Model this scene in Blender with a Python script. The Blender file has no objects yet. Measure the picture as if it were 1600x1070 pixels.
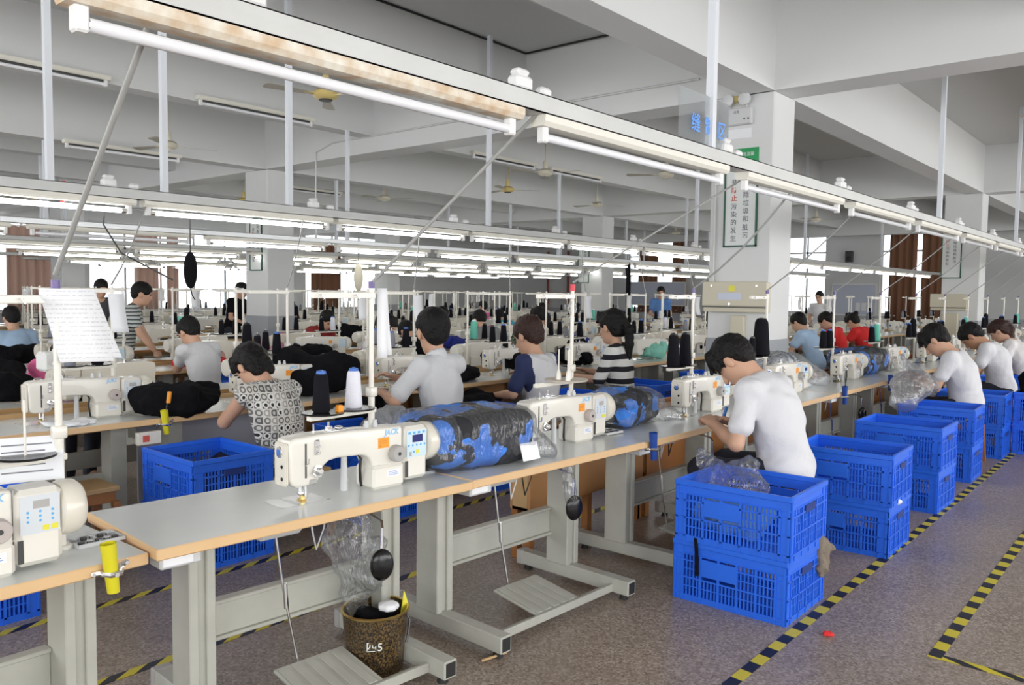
import bpy, bmesh, math, random
import numpy as np
from mathutils import Vector, Matrix
R = math.radians
SC = bpy.context.scene
COL = SC.collection
rng = random.Random(7)

# ------------------------------------------------------------------ camera, sky, light, exposure
def look_camera():
    yaw, pitch, roll = R(40.1), R(3.53), R(0.65)
    F = Vector((-math.sin(yaw)*math.cos(pitch), math.cos(yaw)*math.cos(pitch), -math.sin(pitch)))
    r = Vector((math.cos(yaw), math.sin(yaw), 0)); u = r.cross(F)
    r2 = math.cos(roll)*r + math.sin(roll)*u; u2 = -math.sin(roll)*r + math.cos(roll)*u
    cam = bpy.data.cameras.new('camera'); cam.sensor_width = 36.0; cam.sensor_fit = 'HORIZONTAL'
    cam.lens = 1277.0/1600.0*36.0; cam.clip_end = 200; cam.clip_start = .05
    o = bpy.data.objects.new('camera', cam); COL.objects.link(o)
    M = Matrix((r2, u2, -F)).transposed().to_4x4(); M.translation = (0, 0, 1.6); o.matrix_world = M
    SC.camera = o
look_camera()
W = bpy.data.worlds.new('sky'); SC.world = W; W.use_nodes = True
bg = W.node_tree.nodes['Background']; bg.inputs[0].default_value = (.93, .97, 1.0, 1); bg.inputs[1].default_value = 2.9
SC.view_settings.view_transform = 'Standard'; SC.view_settings.look = 'None'
SC.view_settings.gamma = 1; SC.view_settings.use_curve_mapping = False
SC.view_settings.exposure = 0.0
def area(name, loc, rot, sx, sy, power, color=(1, 1, 1)):
    l = bpy.data.lights.new(name, 'AREA'); l.shape = 'RECTANGLE'; l.size = sx; l.size_y = sy; l.energy = power; l.color = color
    o = bpy.data.objects.new(name, l); o.location = loc; o.rotation_euler = rot; COL.objects.link(o); return o
# daylight entering by the tall windows of the wall to the right of and behind the photographer
area('daylight_right', (5.3, 9.5, 2.2), (0, R(90), 0), 2.6, 26, 650, (1, .97, .93))
area('daylight_behind', (-7, -5.3, 2.2), (R(90), 0, 0), 24, 2.6, 530, (1, .99, .97))

# ------------------------------------------------------------------ materials
MATS = {}
def mat(name, col, rough=.5, metal=0, spec=.5, noise=None, bump=None, emit=None, trans=0, coat=0, sheen=0, alpha=1):
    if name in MATS: return MATS[name]
    m = bpy.data.materials.new(name); m.use_nodes = True; MATS[name] = m
    nt = m.node_tree; b = nt.nodes['Principled BSDF']
    c = (*col, 1) if len(col) == 3 else col
    b.inputs['Base Color'].default_value = c; b.inputs['Roughness'].default_value = rough; b.inputs['Metallic'].default_value = metal
    b.inputs['Specular IOR Level'].default_value = spec; b.inputs['Transmission Weight'].default_value = trans
    b.inputs['Coat Weight'].default_value = coat; b.inputs['Sheen Weight'].default_value = sheen
    if emit: b.inputs['Emission Color'].default_value = (*emit[0], 1); b.inputs['Emission Strength'].default_value = emit[1]
    tc = nt.nodes.new('ShaderNodeTexCoord')
    if noise:   # (scale, amount, [second colour])
        n = nt.nodes.new('ShaderNodeTexNoise'); n.inputs['Scale'].default_value = noise[0]; n.inputs['Detail'].default_value = 5
        nt.links.new(tc.outputs['Object'], n.inputs['Vector'])
        mx = nt.nodes.new('ShaderNodeMix'); mx.data_type = 'RGBA'
        rp = nt.nodes.new('ShaderNodeMapRange'); rp.inputs[1].default_value = .35; rp.inputs[2].default_value = .65
        rp.inputs[3].default_value = 0; rp.inputs[4].default_value = noise[1]
        nt.links.new(n.outputs['Fac'], rp.inputs[0]); nt.links.new(rp.outputs[0], mx.inputs[0])
        mx.inputs[6].default_value = c
        c2 = noise[2] if len(noise) > 2 else tuple(v*.7 for v in col[:3])
        mx.inputs[7].default_value = (*c2, 1); nt.links.new(mx.outputs[2], b.inputs['Base Color'])
    if bump:    # (scale, strength)
        n = nt.nodes.new('ShaderNodeTexNoise'); n.inputs['Scale'].default_value = bump[0]; n.inputs['Detail'].default_value = 4
        nt.links.new(tc.outputs['Object'], n.inputs['Vector'])
        bp = nt.nodes.new('ShaderNodeBump'); bp.inputs['Strength'].default_value = bump[1]; bp.inputs['Distance'].default_value = bump[2] if len(bump) > 2 else .02
        nt.links.new(n.outputs['Fac'], bp.inputs['Height']); nt.links.new(bp.outputs[0], b.inputs['Normal'])
    return m
def nodes(m):
    nt = m.node_tree; return nt, nt.nodes['Principled BSDF'], nt.nodes.new, nt.links.new
def ramp(new, stops, const=False):
    r = new('ShaderNodeValToRGB'); cr = r.color_ramp
    if const: cr.interpolation = 'CONSTANT'
    while len(cr.elements) < len(stops): cr.elements.new(.5)
    for e, (p, c) in zip(cr.elements, stops): e.position = p; e.color = (*c, 1)
    return r
def math_n(nt, op, a, b=None, c=None):
    n = nt.nodes.new('ShaderNodeMath'); n.operation = op
    for i, v in enumerate((a, b, c)):
        if v is None: continue
        if isinstance(v, (int, float)): n.inputs[i].default_value = v
        else: nt.links.new(v, n.inputs[i])
    return n.outputs[0]

PLASTER = mat('white_plaster', (.70, .71, .71), .8, noise=(.6, .25, (.63, .64, .64)), bump=(60, .05))
CEIL = mat('ceiling_paint', (.62, .63, .63), .85, noise=(.5, .3, (.55, .56, .56)))
DADO = mat('grey_dado_paint', (.36, .38, .41), .6, noise=(1.5, .3))
DADOW = mat('pale_lavender_dado', (.50, .50, .54), .6, noise=(1.5, .3))
STEEL = mat('grey_painted_steel', (.47, .47, .42), .4, noise=(9, .25))
RAILM = mat('galvanised_trunking', (.62, .63, .62), .45, noise=(4, .35, (.5, .5, .48)))
ALU = mat('aluminium_rail', (.8, .82, .84), .35, .3)
LAMPW = mat('cream_lamp_housing', (.80, .78, .70), .45)
RUST = mat('rusty_lamp_housing', (.80, .77, .68), .5, noise=(14, .75, (.55, .34, .16)))
TUBE_OFF = mat('unlit_tube_glass', (.85, .86, .90), .12, spec=.7, coat=.5)
TUBE_ON = mat('lit_tube', (.9, .9, .9), .3, emit=((1, 1, .97), 14))
WHITE = mat('white_plastic', (.82, .82, .82), .4)
POLEW = mat('white_painted_pole', (.72, .75, .80), .4)
CREAM = mat('cream_enamel', (.74, .70, .61), .28, spec=.5, coat=.3)
CREAM2 = mat('ivory_enamel', (.80, .77, .70), .3, coat=.3)
GREYPL = mat('grey_plastic', (.42, .41, .40), .45)
LGREY = mat('light_grey_plastic', (.60, .61, .62), .45)
CHROME = mat('chrome', (.75, .75, .76), .18, 1)
BRASS = mat('brass', (.70, .52, .2), .3, 1)
BLACK = mat('black_plastic', (.007, .007, .008), .22)
RUBBER = mat('black_rubber', (.018, .018, .018), .7)
LAM = mat('grey_laminate', (.67, .69, .68), .22, spec=.5, noise=(6, .25, (.61, .63, .62)))
EDGE = mat('beech_edge', (.74, .50, .27), .45, noise=(5, .3, (.66, .42, .2)))
EDGE2 = mat('worn_pale_edge', (.72, .55, .37), .5, noise=(9, .5, (.6, .44, .28)))
WOOD = mat('varnished_wood', (.40, .17, .05), .4, noise=(4, .6, (.28, .10, .03)))
PLY = mat('pale_plywood', (.55, .36, .17), .5, noise=(5, .5, (.45, .27, .11)))
BLUEP = mat('blue_crate_plastic', (.022, .15, .82), .38, spec=.45, noise=(7, .4, (.017, .12, .70)))
PAPER = mat('white_paper', (.84, .85, .88), .7)
INK = mat('grey_ink', (.2, .2, .23), .8)
ORANGE = mat('orange_sticker', (.90, .34, .03), .5)
LOGOC = mat('pale_blue_logo', (.28, .55, .82), .5)
CYAN = mat('light_blue_print', (.10, .42, .78), .5)
BLUEI = mat('blue_print', (.05, .16, .55), .5)
LCD = mat('navy_display', (.015, .02, .16), .2)
PANEL = mat('pale_blue_panel', (.62, .77, .86), .4)
YELP = mat('yellow_print', (.78, .72, .06), .5)
YELT = mat('translucent_yellow_plastic', (.75, .68, .02), .35, trans=.15)
BLUEH = mat('dark_blue_plastic', (.015, .06, .30), .3)
THREADB = mat('black_thread', (.009, .009, .013), .85, spec=.15, bump=(220, .4))
THREADW = mat('white_thread', (.80, .80, .88), .8, bump=(220, .3))
THREADG = mat('mint_thread', (.16, .58, .45), .8, bump=(220, .3))
THREADN = mat('grey_thread', (.25, .26, .30), .8, bump=(220, .3))
SKIN = mat('skin', (.60, .36, .25), .5, spec=.35, noise=(12, .25, (.53, .29, .19)))
SKIN2 = mat('tanned_skin', (.48, .26, .16), .5, spec=.35, noise=(12, .25, (.42, .21, .13)))
HAIR = mat('black_hair', (.007, .006, .006), .55, spec=.25, bump=(55, .7))
HAIR2 = mat('dark_brown_hair', (.035, .014, .010), .5, spec=.35, bump=(55, .7))
EYE = mat('dark_eye', (.01, .008, .008), .3)
LIP = mat('lips', (.45, .17, .14), .5)
SHIRTW = mat('white_cotton', (.68, .68, .71), .85, bump=(4.5, .55, .06))
POLO = mat('pale_white_polo', (.66, .67, .70), .85, bump=(4.5, .55, .06))
SKYB = mat('light_blue_cotton', (.40, .55, .75), .85, bump=(10, .5))
REDC = mat('red_cotton', (.62, .02, .02), .85, bump=(10, .5))
NAVY = mat('navy_cotton', (.02, .03, .10), .85, bump=(10, .5))
PINK = mat('pink_cotton', (.75, .13, .32), .85, bump=(10, .5))
TEAL = mat('teal_cotton', (.07, .40, .52), .85, bump=(10, .5))
DENIM = mat('dark_trousers', (.02, .022, .035), .85, bump=(12, .5))
BLACKC = mat('black_cloth', (.007, .007, .009), .95, spec=.12, bump=(14, .9))
REDCL = mat('bright_red_cloth', (.75, .03, .03), .85, bump=(14, .9))
BLUECL = mat('royal_blue_cloth', (.02, .03, .30), .85, bump=(14, .9))
CREAMC = mat('cream_cloth', (.62, .57, .46), .85, bump=(12, .6))
GREYC = mat('grey_cloth', (.22, .22, .23), .85, bump=(14, .6))
CURT = mat('brown_curtain', (.24, .115, .065), .85)
CURT2 = mat('pinkish_curtain', (.66, .44, .36), .85)
CONDUIT = mat('grey_conduit', (.33, .33, .32), .4)
CABLE = mat('black_cable', (.015, .015, .016), .5)
CABLEW = mat('white_cable', (.70, .70, .70), .5)
FANY = mat('cream_yellow_fan', (.66, .52, .20), .3, coat=.3)
FANC = mat('cream_fan', (.66, .62, .50), .35)
FANB = mat('fan_blade', (.42, .40, .34), .5)
DARKGAP = mat('dark_metal', (.05, .05, .05), .5)
BEIGE = mat('beige_cabinet', (.60, .56, .44), .5)
GREEN = mat('green_sign', (.01, .30, .09), .5)
DGREEN = mat('dark_green_frame', (.02, .10, .06), .5)
SIGNW = mat('sign_white', (.72, .75, .74), .45)
REDP = mat('red_print', (.62, .10, .08), .5)
BOARD = mat('pale_blue_board', (.58, .62, .74), .5)
WINF = mat('window_frame', (.66, .67, .68), .4)
def glassy(name, tint, gloss, rough=.08, bump=None, milk=0, milkcol=(.8, .82, .85)):
    m = bpy.data.materials.new(name); m.use_nodes = True; nt = m.node_tree; nt.nodes.clear(); new = nt.nodes.new
    out = new('ShaderNodeOutputMaterial'); t = new('ShaderNodeBsdfTransparent'); t.inputs[0].default_value = (*tint, 1)
    g = new('ShaderNodeBsdfGlossy'); g.inputs['Roughness'].default_value = rough
    mx = new('ShaderNodeMixShader'); lw = new('ShaderNodeLayerWeight'); lw.inputs[0].default_value = .35
    k = math_n(nt, 'MULTIPLY_ADD', lw.outputs['Fresnel'], .6, gloss); nt.links.new(k, mx.inputs[0])
    nt.links.new(t.outputs[0], mx.inputs[1]); nt.links.new(g.outputs[0], mx.inputs[2]); last = mx.outputs[0]
    if bump:
        tc = new('ShaderNodeTexCoord'); mp = new('ShaderNodeMapping'); mp.inputs['Scale'].default_value = bump[2] if len(bump) > 2 else (1, 1, 1)
        nt.links.new(tc.outputs['Object'], mp.inputs[0])
        n = new('ShaderNodeTexNoise'); n.inputs['Scale'].default_value = bump[0]; n.inputs['Detail'].default_value = 3; n.inputs['Distortion'].default_value = 1.2
        nt.links.new(mp.outputs[0], n.inputs['Vector'])
        b = new('ShaderNodeBump'); b.inputs['Strength'].default_value = bump[1]; b.inputs['Distance'].default_value = .03
        nt.links.new(n.outputs['Fac'], b.inputs['Height']); nt.links.new(b.outputs[0], g.inputs['Normal']); nt.links.new(b.outputs[0], lw.inputs['Normal'])
    if milk:
        d = new('ShaderNodeAddShader'); d1 = new('ShaderNodeBsdfDiffuse'); d2 = new('ShaderNodeBsdfTranslucent'); d1.inputs[0].default_value = tuple(v*.55 for v in milkcol)+(1,); d2.inputs[0].default_value = tuple(v*.45 for v in milkcol)+(1,); nt.links.new(d1.outputs[0], d.inputs[0]); nt.links.new(d2.outputs[0], d.inputs[1]); m2 = new('ShaderNodeMixShader'); m2.inputs[0].default_value = milk
        nt.links.new(last, m2.inputs[1]); nt.links.new(d.outputs[0], m2.inputs[2]); last = m2.outputs[0]
    nt.links.new(last, out.inputs[0]); MATS[name] = m; return m
PANE = glassy('window_glass', (.97, .98, .98), .03, .02)
FILM = glassy('clear_plastic_film', (.97, .98, .99), .05, .14, (9, 1.0, (1, 4, 1)), .04, (.9, .92, .95))
FILM2 = glassy('milky_plastic_film', (.96, .97, .98), .08, .18, (12, 1.0), .13, (.92, .94, .97))
ACRYL = glassy('acrylic_sheet', (.93, .95, .96), .05, .03, None, .12)

def floor_mat():
    m = mat('terrazzo', (.2, .17, .15), .32, spec=.45); nt, b, new, ln = nodes(m)
    tc = new('ShaderNodeTexCoord')
    v = new('ShaderNodeTexVoronoi'); v.inputs['Scale'].default_value = 105; ln(tc.outputs['Object'], v.inputs['Vector'])
    sp = new('ShaderNodeSeparateColor'); ln(v.outputs['Color'], sp.inputs[0])
    r = ramp(new, [(0, (.195, .152, .118)), (.22, (.265, .214, .172)), (.52, (.315, .260, .212)), (.80, (.375, .318, .268)), (.95, (.45, .39, .34))]); ln(sp.outputs[0], r.inputs[0])
    n = new('ShaderNodeTexNoise'); n.inputs['Scale'].default_value = 1.3; n.inputs['Detail'].default_value = 6; ln(tc.outputs['Object'], n.inputs['Vector'])
    mx = new('ShaderNodeMix'); mx.data_type = 'RGBA'; mx.blend_type = 'MULTIPLY'; mx.inputs[0].default_value = 1
    r2 = ramp(new, [(.3, (.82, .80, .80)), (.7, (1.08, 1.06, 1.05))]); ln(n.outputs['Fac'], r2.inputs[0])
    ln(r.outputs[0], mx.inputs[6]); ln(r2.outputs[0], mx.inputs[7]); ln(mx.outputs[2], b.inputs['Base Color'])
    mr = new('ShaderNodeMapRange'); mr.inputs[3].default_value = .22; mr.inputs[4].default_value = .42; ln(n.outputs['Fac'], mr.inputs[0]); ln(mr.outputs[0], b.inputs['Roughness'])
    return m
FLOORM = floor_mat()
def tape_mat(name, period, slant, axis):
    m = mat(name, (.7, .6, .05), .45); nt, b, new, ln = nodes(m)
    tc = new('ShaderNodeTexCoord'); s = new('ShaderNodeSeparateXYZ'); ln(tc.outputs['Object'], s.inputs[0])
    a, c = (s.outputs[1], s.outputs[0]) if axis == 'y' else (s.outputs[0], s.outputs[1])
    f = math_n(nt, 'FRACT', math_n(nt, 'DIVIDE', math_n(nt, 'MULTIPLY_ADD', c, slant, math_n(nt, 'ADD', a, 100)), period))
    r = ramp(new, [(0, (.62, .52, .03)), (.5, (.012, .012, .02))], True); ln(f, r.inputs[0]); ln(r.outputs[0], b.inputs['Base Color']); return m
def camo_mat(name, c1, c2, c3, sc=6):
    m = mat(name, c1, .8, bump=(16, .7)); nt, b, new, ln = nodes(m); tc = new('ShaderNodeTexCoord')
    n0 = new('ShaderNodeTexNoise'); n0.inputs['Scale'].default_value = sc*1.7; ln(tc.outputs['Object'], n0.inputs['Vector'])
    vm = new('ShaderNodeVectorMath'); vm.operation = 'MULTIPLY_ADD'; ln(n0.outputs['Color'], vm.inputs[0]); vm.inputs[1].default_value = (.25, .25, .25); ln(tc.outputs['Object'], vm.inputs[2])
    v = new('ShaderNodeTexVoronoi'); v.inputs['Scale'].default_value = sc*1.5; ln(vm.outputs[0], v.inputs['Vector'])
    sp = new('ShaderNodeSeparateColor'); ln(v.outputs['Color'], sp.inputs[0])
    r = ramp(new, [(0, c1), (.40, c2), (.66, c3)], True); ln(sp.outputs[1], r.inputs[0]); ln(r.outputs[0], b.inputs['Base Color']); return m
CAMO = camo_mat('blue_camouflage_cloth', (.035, .035, .04), (.05, .23, .76), (.016, .017, .022), 5)
CAMOG = camo_mat('grey_camouflage_cloth', (.30, .32, .36), (.10, .11, .13), (.50, .52, .56), 14)
CAMOW = camo_mat('white_black_print_cloth', (.02, .02, .02), (.66, .66, .64), (.03, .03, .03), 10)
def stripe_mat(name, ca, cb, period, frac, wob=.012):
    m = mat(name, ca, .85, bump=(10, .5)); nt, b, new, ln = nodes(m); tc = new('ShaderNodeTexCoord'); s = new('ShaderNodeSeparateXYZ'); ln(tc.outputs['Object'], s.inputs[0])
    n = new('ShaderNodeTexNoise'); n.inputs['Scale'].default_value = 5; ln(tc.outputs['Object'], n.inputs['Vector'])
    z = math_n(nt, 'MULTIPLY_ADD', n.outputs['Fac'], wob*2, s.outputs[2])
    f = math_n(nt, 'FRACT', math_n(nt, 'DIVIDE', math_n(nt, 'ADD', z, 10), period))
    r = ramp(new, [(0, ca), (frac, cb)], True); ln(f, r.inputs[0]); ln(r.outputs[0], b.inputs['Base Color']); return m
STRIPES = stripe_mat('black_white_striped_knit', (.74, .74, .72), (.012, .012, .018), .125, .58)
STRIPEF = stripe_mat('fine_striped_knit', (.50, .52, .50), (.06, .07, .08), .045, .6)
def blouse_mat():
    m = mat('letter_print_blouse', (.5, .5, .48), .85, bump=(10, .5)); nt, b, new, ln = nodes(m); tc = new('ShaderNodeTexCoord')
    s = new('ShaderNodeSeparateXYZ'); ln(tc.outputs['Object'], s.inputs[0])
    u = math_n(nt, 'MULTIPLY', math_n(nt, 'ADD', s.outputs[1], math_n(nt, 'MULTIPLY', s.outputs[0], .35)), 24); v = math_n(nt, 'MULTIPLY', s.outputs[2], 21)
    fu, fv = math_n(nt, 'FRACT', u), math_n(nt, 'FRACT', v)
    cv = new('ShaderNodeCombineXYZ'); ln(math_n(nt, 'FLOOR', u), cv.inputs[0]); ln(math_n(nt, 'FLOOR', v), cv.inputs[1])
    wn = new('ShaderNodeTexWhiteNoise'); wn.noise_dimensions = '2D'; ln(cv.outputs[0], wn.inputs['Vector'])
    du, dv = math_n(nt, 'SUBTRACT', fu, .5), math_n(nt, 'SUBTRACT', fv, .5)
    rr = math_n(nt, 'SQRT', math_n(nt, 'ADD', math_n(nt, 'MULTIPLY', du, du), math_n(nt, 'MULTIPLY', dv, dv)))
    ring = math_n(nt, 'LESS_THAN', math_n(nt, 'ABSOLUTE', math_n(nt, 'SUBTRACT', rr, .33)), .10)
    bar = math_n(nt, 'LESS_THAN', math_n(nt, 'ABSOLUTE', math_n(nt, 'SUBTRACT', du, -.3)), .12)
    letter = math_n(nt, 'MAXIMUM', ring, math_n(nt, 'MULTIPLY', bar, math_n(nt, 'GREATER_THAN', wn.outputs['Value'], .5)))
    edge = math_n(nt, 'GREATER_THAN', math_n(nt, 'MAXIMUM', math_n(nt, 'ABSOLUTE', du), math_n(nt, 'ABSOLUTE', dv)), .44)
    rc = ramp(new, [(0, (.60, .58, .54)), (.30, (.02, .02, .02)), (.60, (.46, .44, .41)), (.8, (.66, .65, .62))], True); ln(wn.outputs['Value'], rc.inputs[0])
    rl = ramp(new, [(0, (.16, .16, .15)), (.30, (.70, .69, .66)), (.60, (.10, .10, .10)), (.8, (.36, .34, .32))], True); ln(wn.outputs['Value'], rl.inputs[0])
    mx = new('ShaderNodeMix'); mx.data_type = 'RGBA'; ln(letter, mx.inputs[0]); ln(rc.outputs[0], mx.inputs[6]); ln(rl.outputs[0], mx.inputs[7])
    m2 = new('ShaderNodeMix'); m2.data_type = 'RGBA'; ln(edge, m2.inputs[0]); ln(mx.outputs[2], m2.inputs[6]); m2.inputs[7].default_value = (.62, .60, .57, 1)
    ln(m2.outputs[2], b.inputs['Base Color']); return m
BLOUSE = blouse_mat()
def bucket_mat():
    m = mat('speckled_gold_black_enamel', (.02, .015, .01), .3, coat=.4); nt, b, new, ln = nodes(m); tc = new('ShaderNodeTexCoord')
    v = new('ShaderNodeTexNoise'); v.inputs['Scale'].default_value = 110; v.inputs['Detail'].default_value = 3; ln(tc.outputs['Object'], v.inputs['Vector'])
    r = ramp(new, [(.46, (.018, .013, .010)), (.60, (.16, .10, .035))]); ln(v.outputs['Fac'], r.inputs[0]); ln(r.outputs[0], b.inputs['Base Color']); return m
BUCKETM = bucket_mat()

# ------------------------------------------------------------------ objects and labels
LABELS = {}
def tag(o, label, cat, group=None, share=False):
    if not share:
        assert label not in LABELS, label
        LABELS[label] = 1
    o['label'] = label; o['category'] = cat
    if group: o['group'] = group
    return o
def thing(name, label, cat, loc=(0, 0, 0), rz=0, group=None, share=False):
    o = bpy.data.objects.new(name, None); o.empty_display_size = .05; COL.objects.link(o)
    o.location = loc; o.rotation_euler = (0, 0, rz)
    return tag(o, label, cat, group, share)
def copy_tree(o, parent=None):
    c = o.copy(); COL.objects.link(c)
    if parent is not None: c.parent = parent
    for ch in list(o.children): copy_tree(ch, c)
    return c
def dup(root, loc, rz, label, group=None, share=False):
    c = copy_tree(root); c.location = loc; c.rotation_euler = (0, 0, rz)
    c['label'] = label
    if group: c['group'] = group
    if not share:
        assert label not in LABELS, label
        LABELS[label] = 1
    return c
def structure(o): o['kind'] = 'structure'; return o
ORD = ['first', 'second', 'third', 'fourth', 'fifth', 'sixth', 'seventh', 'eighth', 'ninth', 'tenth', 'eleventh', 'twelfth', 'thirteenth', 'fourteenth', 'fifteenth', 'sixteenth', 'seventeenth', 'eighteenth', 'nineteenth', 'twentieth']

class MB:
    """collects shapes and links them as one mesh object"""
    def __init__(s): s.v = []; s.f = []; s.m = []
    def add(s, vs, fs, mi=0, M=None):
        b = len(s.v)
        for p in vs: s.v.append(tuple(M @ Vector(p)) if M is not None else tuple(p))
        for f in fs: s.f.append(tuple(i+b for i in f)); s.m.append(mi)
        return s
    def box(s, a, b, mi=0, M=None):
        x0, y0, z0 = a; x1, y1, z1 = b
        return s.add([(x0, y0, z0), (x1, y0, z0), (x1, y1, z0), (x0, y1, z0), (x0, y0, z1), (x1, y0, z1), (x1, y1, z1), (x0, y1, z1)],
                     [(0, 3, 2, 1), (4, 5, 6, 7), (0, 1, 5, 4), (1, 2, 6, 5), (2, 3, 7, 6), (3, 0, 4, 7)], mi, M)
    def rbox(s, a, b, c=.005, mi=0, M=None):     # box with chamfered edges
        lo, hi = Vector(a), Vector(b); vs = []; idx = {}
        for ix in (0, 1):
            for iy in (0, 1):
                for iz in (0, 1):
                    p = [hi[k] if (ix, iy, iz)[k] else lo[k] for k in range(3)]
                    d = [(-c if (ix, iy, iz)[k] else c) for k in range(3)]
                    for k in range(3):
                        q = list(p)
                        for j in range(3):
                            if j != k: q[j] += d[j]
                        idx[(ix, iy, iz, k)] = len(vs); vs.append(q)
        fs = []
        for k in range(3):
            i, j = (k+1) % 3, (k+2) % 3
            for side in (0, 1):
                def key(a_, b_):
                    t = [0, 0, 0]; t[k] = side; t[i] = a_; t[j] = b_; return (*t, k)
                q = [idx[key(0, 0)], idx[key(1, 0)], idx[key(1, 1)], idx[key(0, 1)]]
                fs.append(q if side else q[::-1])
        for k in range(3):                       # edges along axis k
            i, j = (k+1) % 3, (k+2) % 3
            for a_ in (0, 1):
                for b_ in (0, 1):
                    def key(e, ax):
                        t = [0, 0, 0]; t[k] = e; t[i] = a_; t[j] = b_; return (*t, ax)
                    q = [idx[key(0, i)], idx[key(1, i)], idx[key(1, j)], idx[key(0, j)]]
                    fs.append(q[::-1] if a_ == b_ else q)
        for ix in (0, 1):
            for iy in (0, 1):
                for iz in (0, 1):
                    q = [idx[(ix, iy, iz, k)] for k in range(3)]
                    fs.append(q if (ix+iy+iz) % 2 else q[::-1])
        return s.add(vs, fs, mi, M)
    def cyl(s, p0, p1, r0, r1=None, n=12, mi=0, caps=True, M=None):
        r1 = r0 if r1 is None else r1; p0, p1 = Vector(p0), Vector(p1); d = (p1-p0).normalized()
        a = d.orthogonal().normalized(); b = d.cross(a); vs = []
        for p, r in ((p0, r0), (p1, r1)):
            for i in range(n):
                t = 2*math.pi*i/n; vs.append(p + (a*math.cos(t)+b*math.sin(t))*r)
        fs = [(i, (i+1) % n, n+(i+1) % n, n+i) for i in range(n)]
        if caps: fs += [tuple(range(n-1, -1, -1)), tuple(range(n, 2*n))]
        return s.add(vs, fs, mi, M)
    def tube(s, pts, r, n=6, mi=0, M=None):
        pts = [Vector(p) for p in pts]; vs = []; fs = []; a = None
        for k, p in enumerate(pts):
            d = (pts[min(k+1, len(pts)-1)] - pts[max(k-1, 0)]).normalized()
            a = d.orthogonal().normalized() if a is None else (a - d*a.dot(d)).normalized()
            b = d.cross(a)
            for i in range(n):
                t = 2*math.pi*i/n; vs.append(p+(a*math.cos(t)+b*math.sin(t))*r)
        for k in range(len(pts)-1):
            for i in range(n): fs.append((k*n+i, k*n+(i+1) % n, (k+1)*n+(i+1) % n, (k+1)*n+i))
        fs += [tuple(range(n-1, -1, -1)), tuple(range((len(pts)-1)*n, len(pts)*n))]
        return s.add(vs, fs, mi, M)
    def lathe(s, prof, c=(0, 0, 0), n=20, mi=0, M=None, axis='z', ring=False):
        if ring: prof = list(prof)+[prof[0]]
        vs = []; fs = []
        for r, z in prof:
            for i in range(n):
                t = 2*math.pi*i/n; x, y = r*math.cos(t), r*math.sin(t)
                vs.append((c[0]+x, c[1]+y, c[2]+z) if axis == 'z' else (c[0]+z, c[1]+x, c[2]+y) if axis == 'x' else (c[0]+y, c[1]+z, c[2]+x))
        for k in range(len(prof)-1):
            for i in range(n): fs.append((k*n+i, k*n+(i+1) % n, (k+1)*n+(i+1) % n, (k+1)*n+i))
        if ring: return s.add(vs, fs, mi, M)
        if prof[0][0] > 1e-6: fs.append(tuple(range(n-1, -1, -1)))
        if prof[-1][0] > 1e-6: fs.append(tuple(range((len(prof)-1)*n, len(prof)*n)))
        return s.add(vs, fs, mi, M)
    def prism(s, poly, lo, hi, mi=0, M=None, plane='yz'):
        n = len(poly)
        mk = {'yz': lambda p, h: (h, p[0], p[1]), 'xz': lambda p, h: (p[0], h, p[1]), 'xy': lambda p, h: (p[0], p[1], h)}[plane]
        vs = [mk(p, lo) for p in poly]+[mk(p, hi) for p in poly]
        fs = [(i, (i+1) % n, n+(i+1) % n, n+i) for i in range(n)]+[tuple(range(n-1, -1, -1)), tuple(range(n, 2*n))]
        return s.add(vs, fs, mi, M)
    def mesh(s, name, mats, smooth=None, bevel=None):
        me = bpy.data.meshes.new(name); me.from_pydata(s.v, [], s.f)
        for m in (mats if isinstance(mats, (list, tuple)) else [mats]): me.materials.append(m)
        me.polygons.foreach_set('material_index', s.m)
        bm = bmesh.new(); bm.from_mesh(me); bmesh.ops.recalc_face_normals(bm, faces=bm.faces)
        if bevel:
            ed = [e for e in bm.edges if len(e.link_faces) == 2 and e.calc_face_angle(0) > R(bevel[2] if len(bevel) > 2 else 50)]
            bmesh.ops.bevel(bm, geom=ed, offset=bevel[0], segments=bevel[1], affect='EDGES', profile=.5, clamp_overlap=True)
        bm.to_mesh(me); bm.free()
        if smooth:
            me.polygons.foreach_set('use_smooth', [True]*len(me.polygons)); me.set_sharp_from_angle(angle=R(smooth))
        return me
    def build(s, name, mats, parent=None, smooth=None, bevel=None, loc=None, rz=None):
        o = bpy.data.objects.new(name, s.mesh(name, mats, smooth, bevel)); COL.objects.link(o)
        if parent is not None: o.parent = parent
        if loc: o.location = loc
        if rz is not None: o.rotation_euler = (0, 0, rz)
        return o
def mobj(name, me, parent=None, loc=(0, 0, 0), rz=0):
    o = bpy.data.objects.new(name, me); COL.objects.link(o); o.location = loc; o.rotation_euler = (0, 0, rz)
    if parent is not None: o.parent = parent
    return o
def text_mesh(txt, size, ext=.0006, shear=0, bold=0):
    cu = bpy.data.curves.new('lettering', 'FONT'); cu.body = txt; cu.size = size; cu.extrude = ext; cu.align_x = 'CENTER'; cu.align_y = 'CENTER'
    cu.shear = shear; cu.offset = bold; cu.resolution_u = 2
    o = bpy.data.objects.new('lettering', cu); COL.objects.link(o)
    dg = bpy.context.evaluated_depsgraph_get(); me = bpy.data.meshes.new_from_object(o.evaluated_get(dg))
    bpy.data.objects.remove(o); bpy.data.curves.remove(cu); return me
def text(name, txt, size, m, parent, loc, rot, **k):
    me = text_mesh(txt, size, **k); me.materials.clear(); me.materials.append(m)
    o = bpy.data.objects.new(name, me); COL.objects.link(o); o.parent = parent; o.location = loc; o.rotation_euler = rot; return o
FACE_X = (R(90), 0, R(90))       # lettering that faces +x and reads along +y
FACE_MY = (R(90), 0, 0)          # lettering that faces -y and reads along +x

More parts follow.
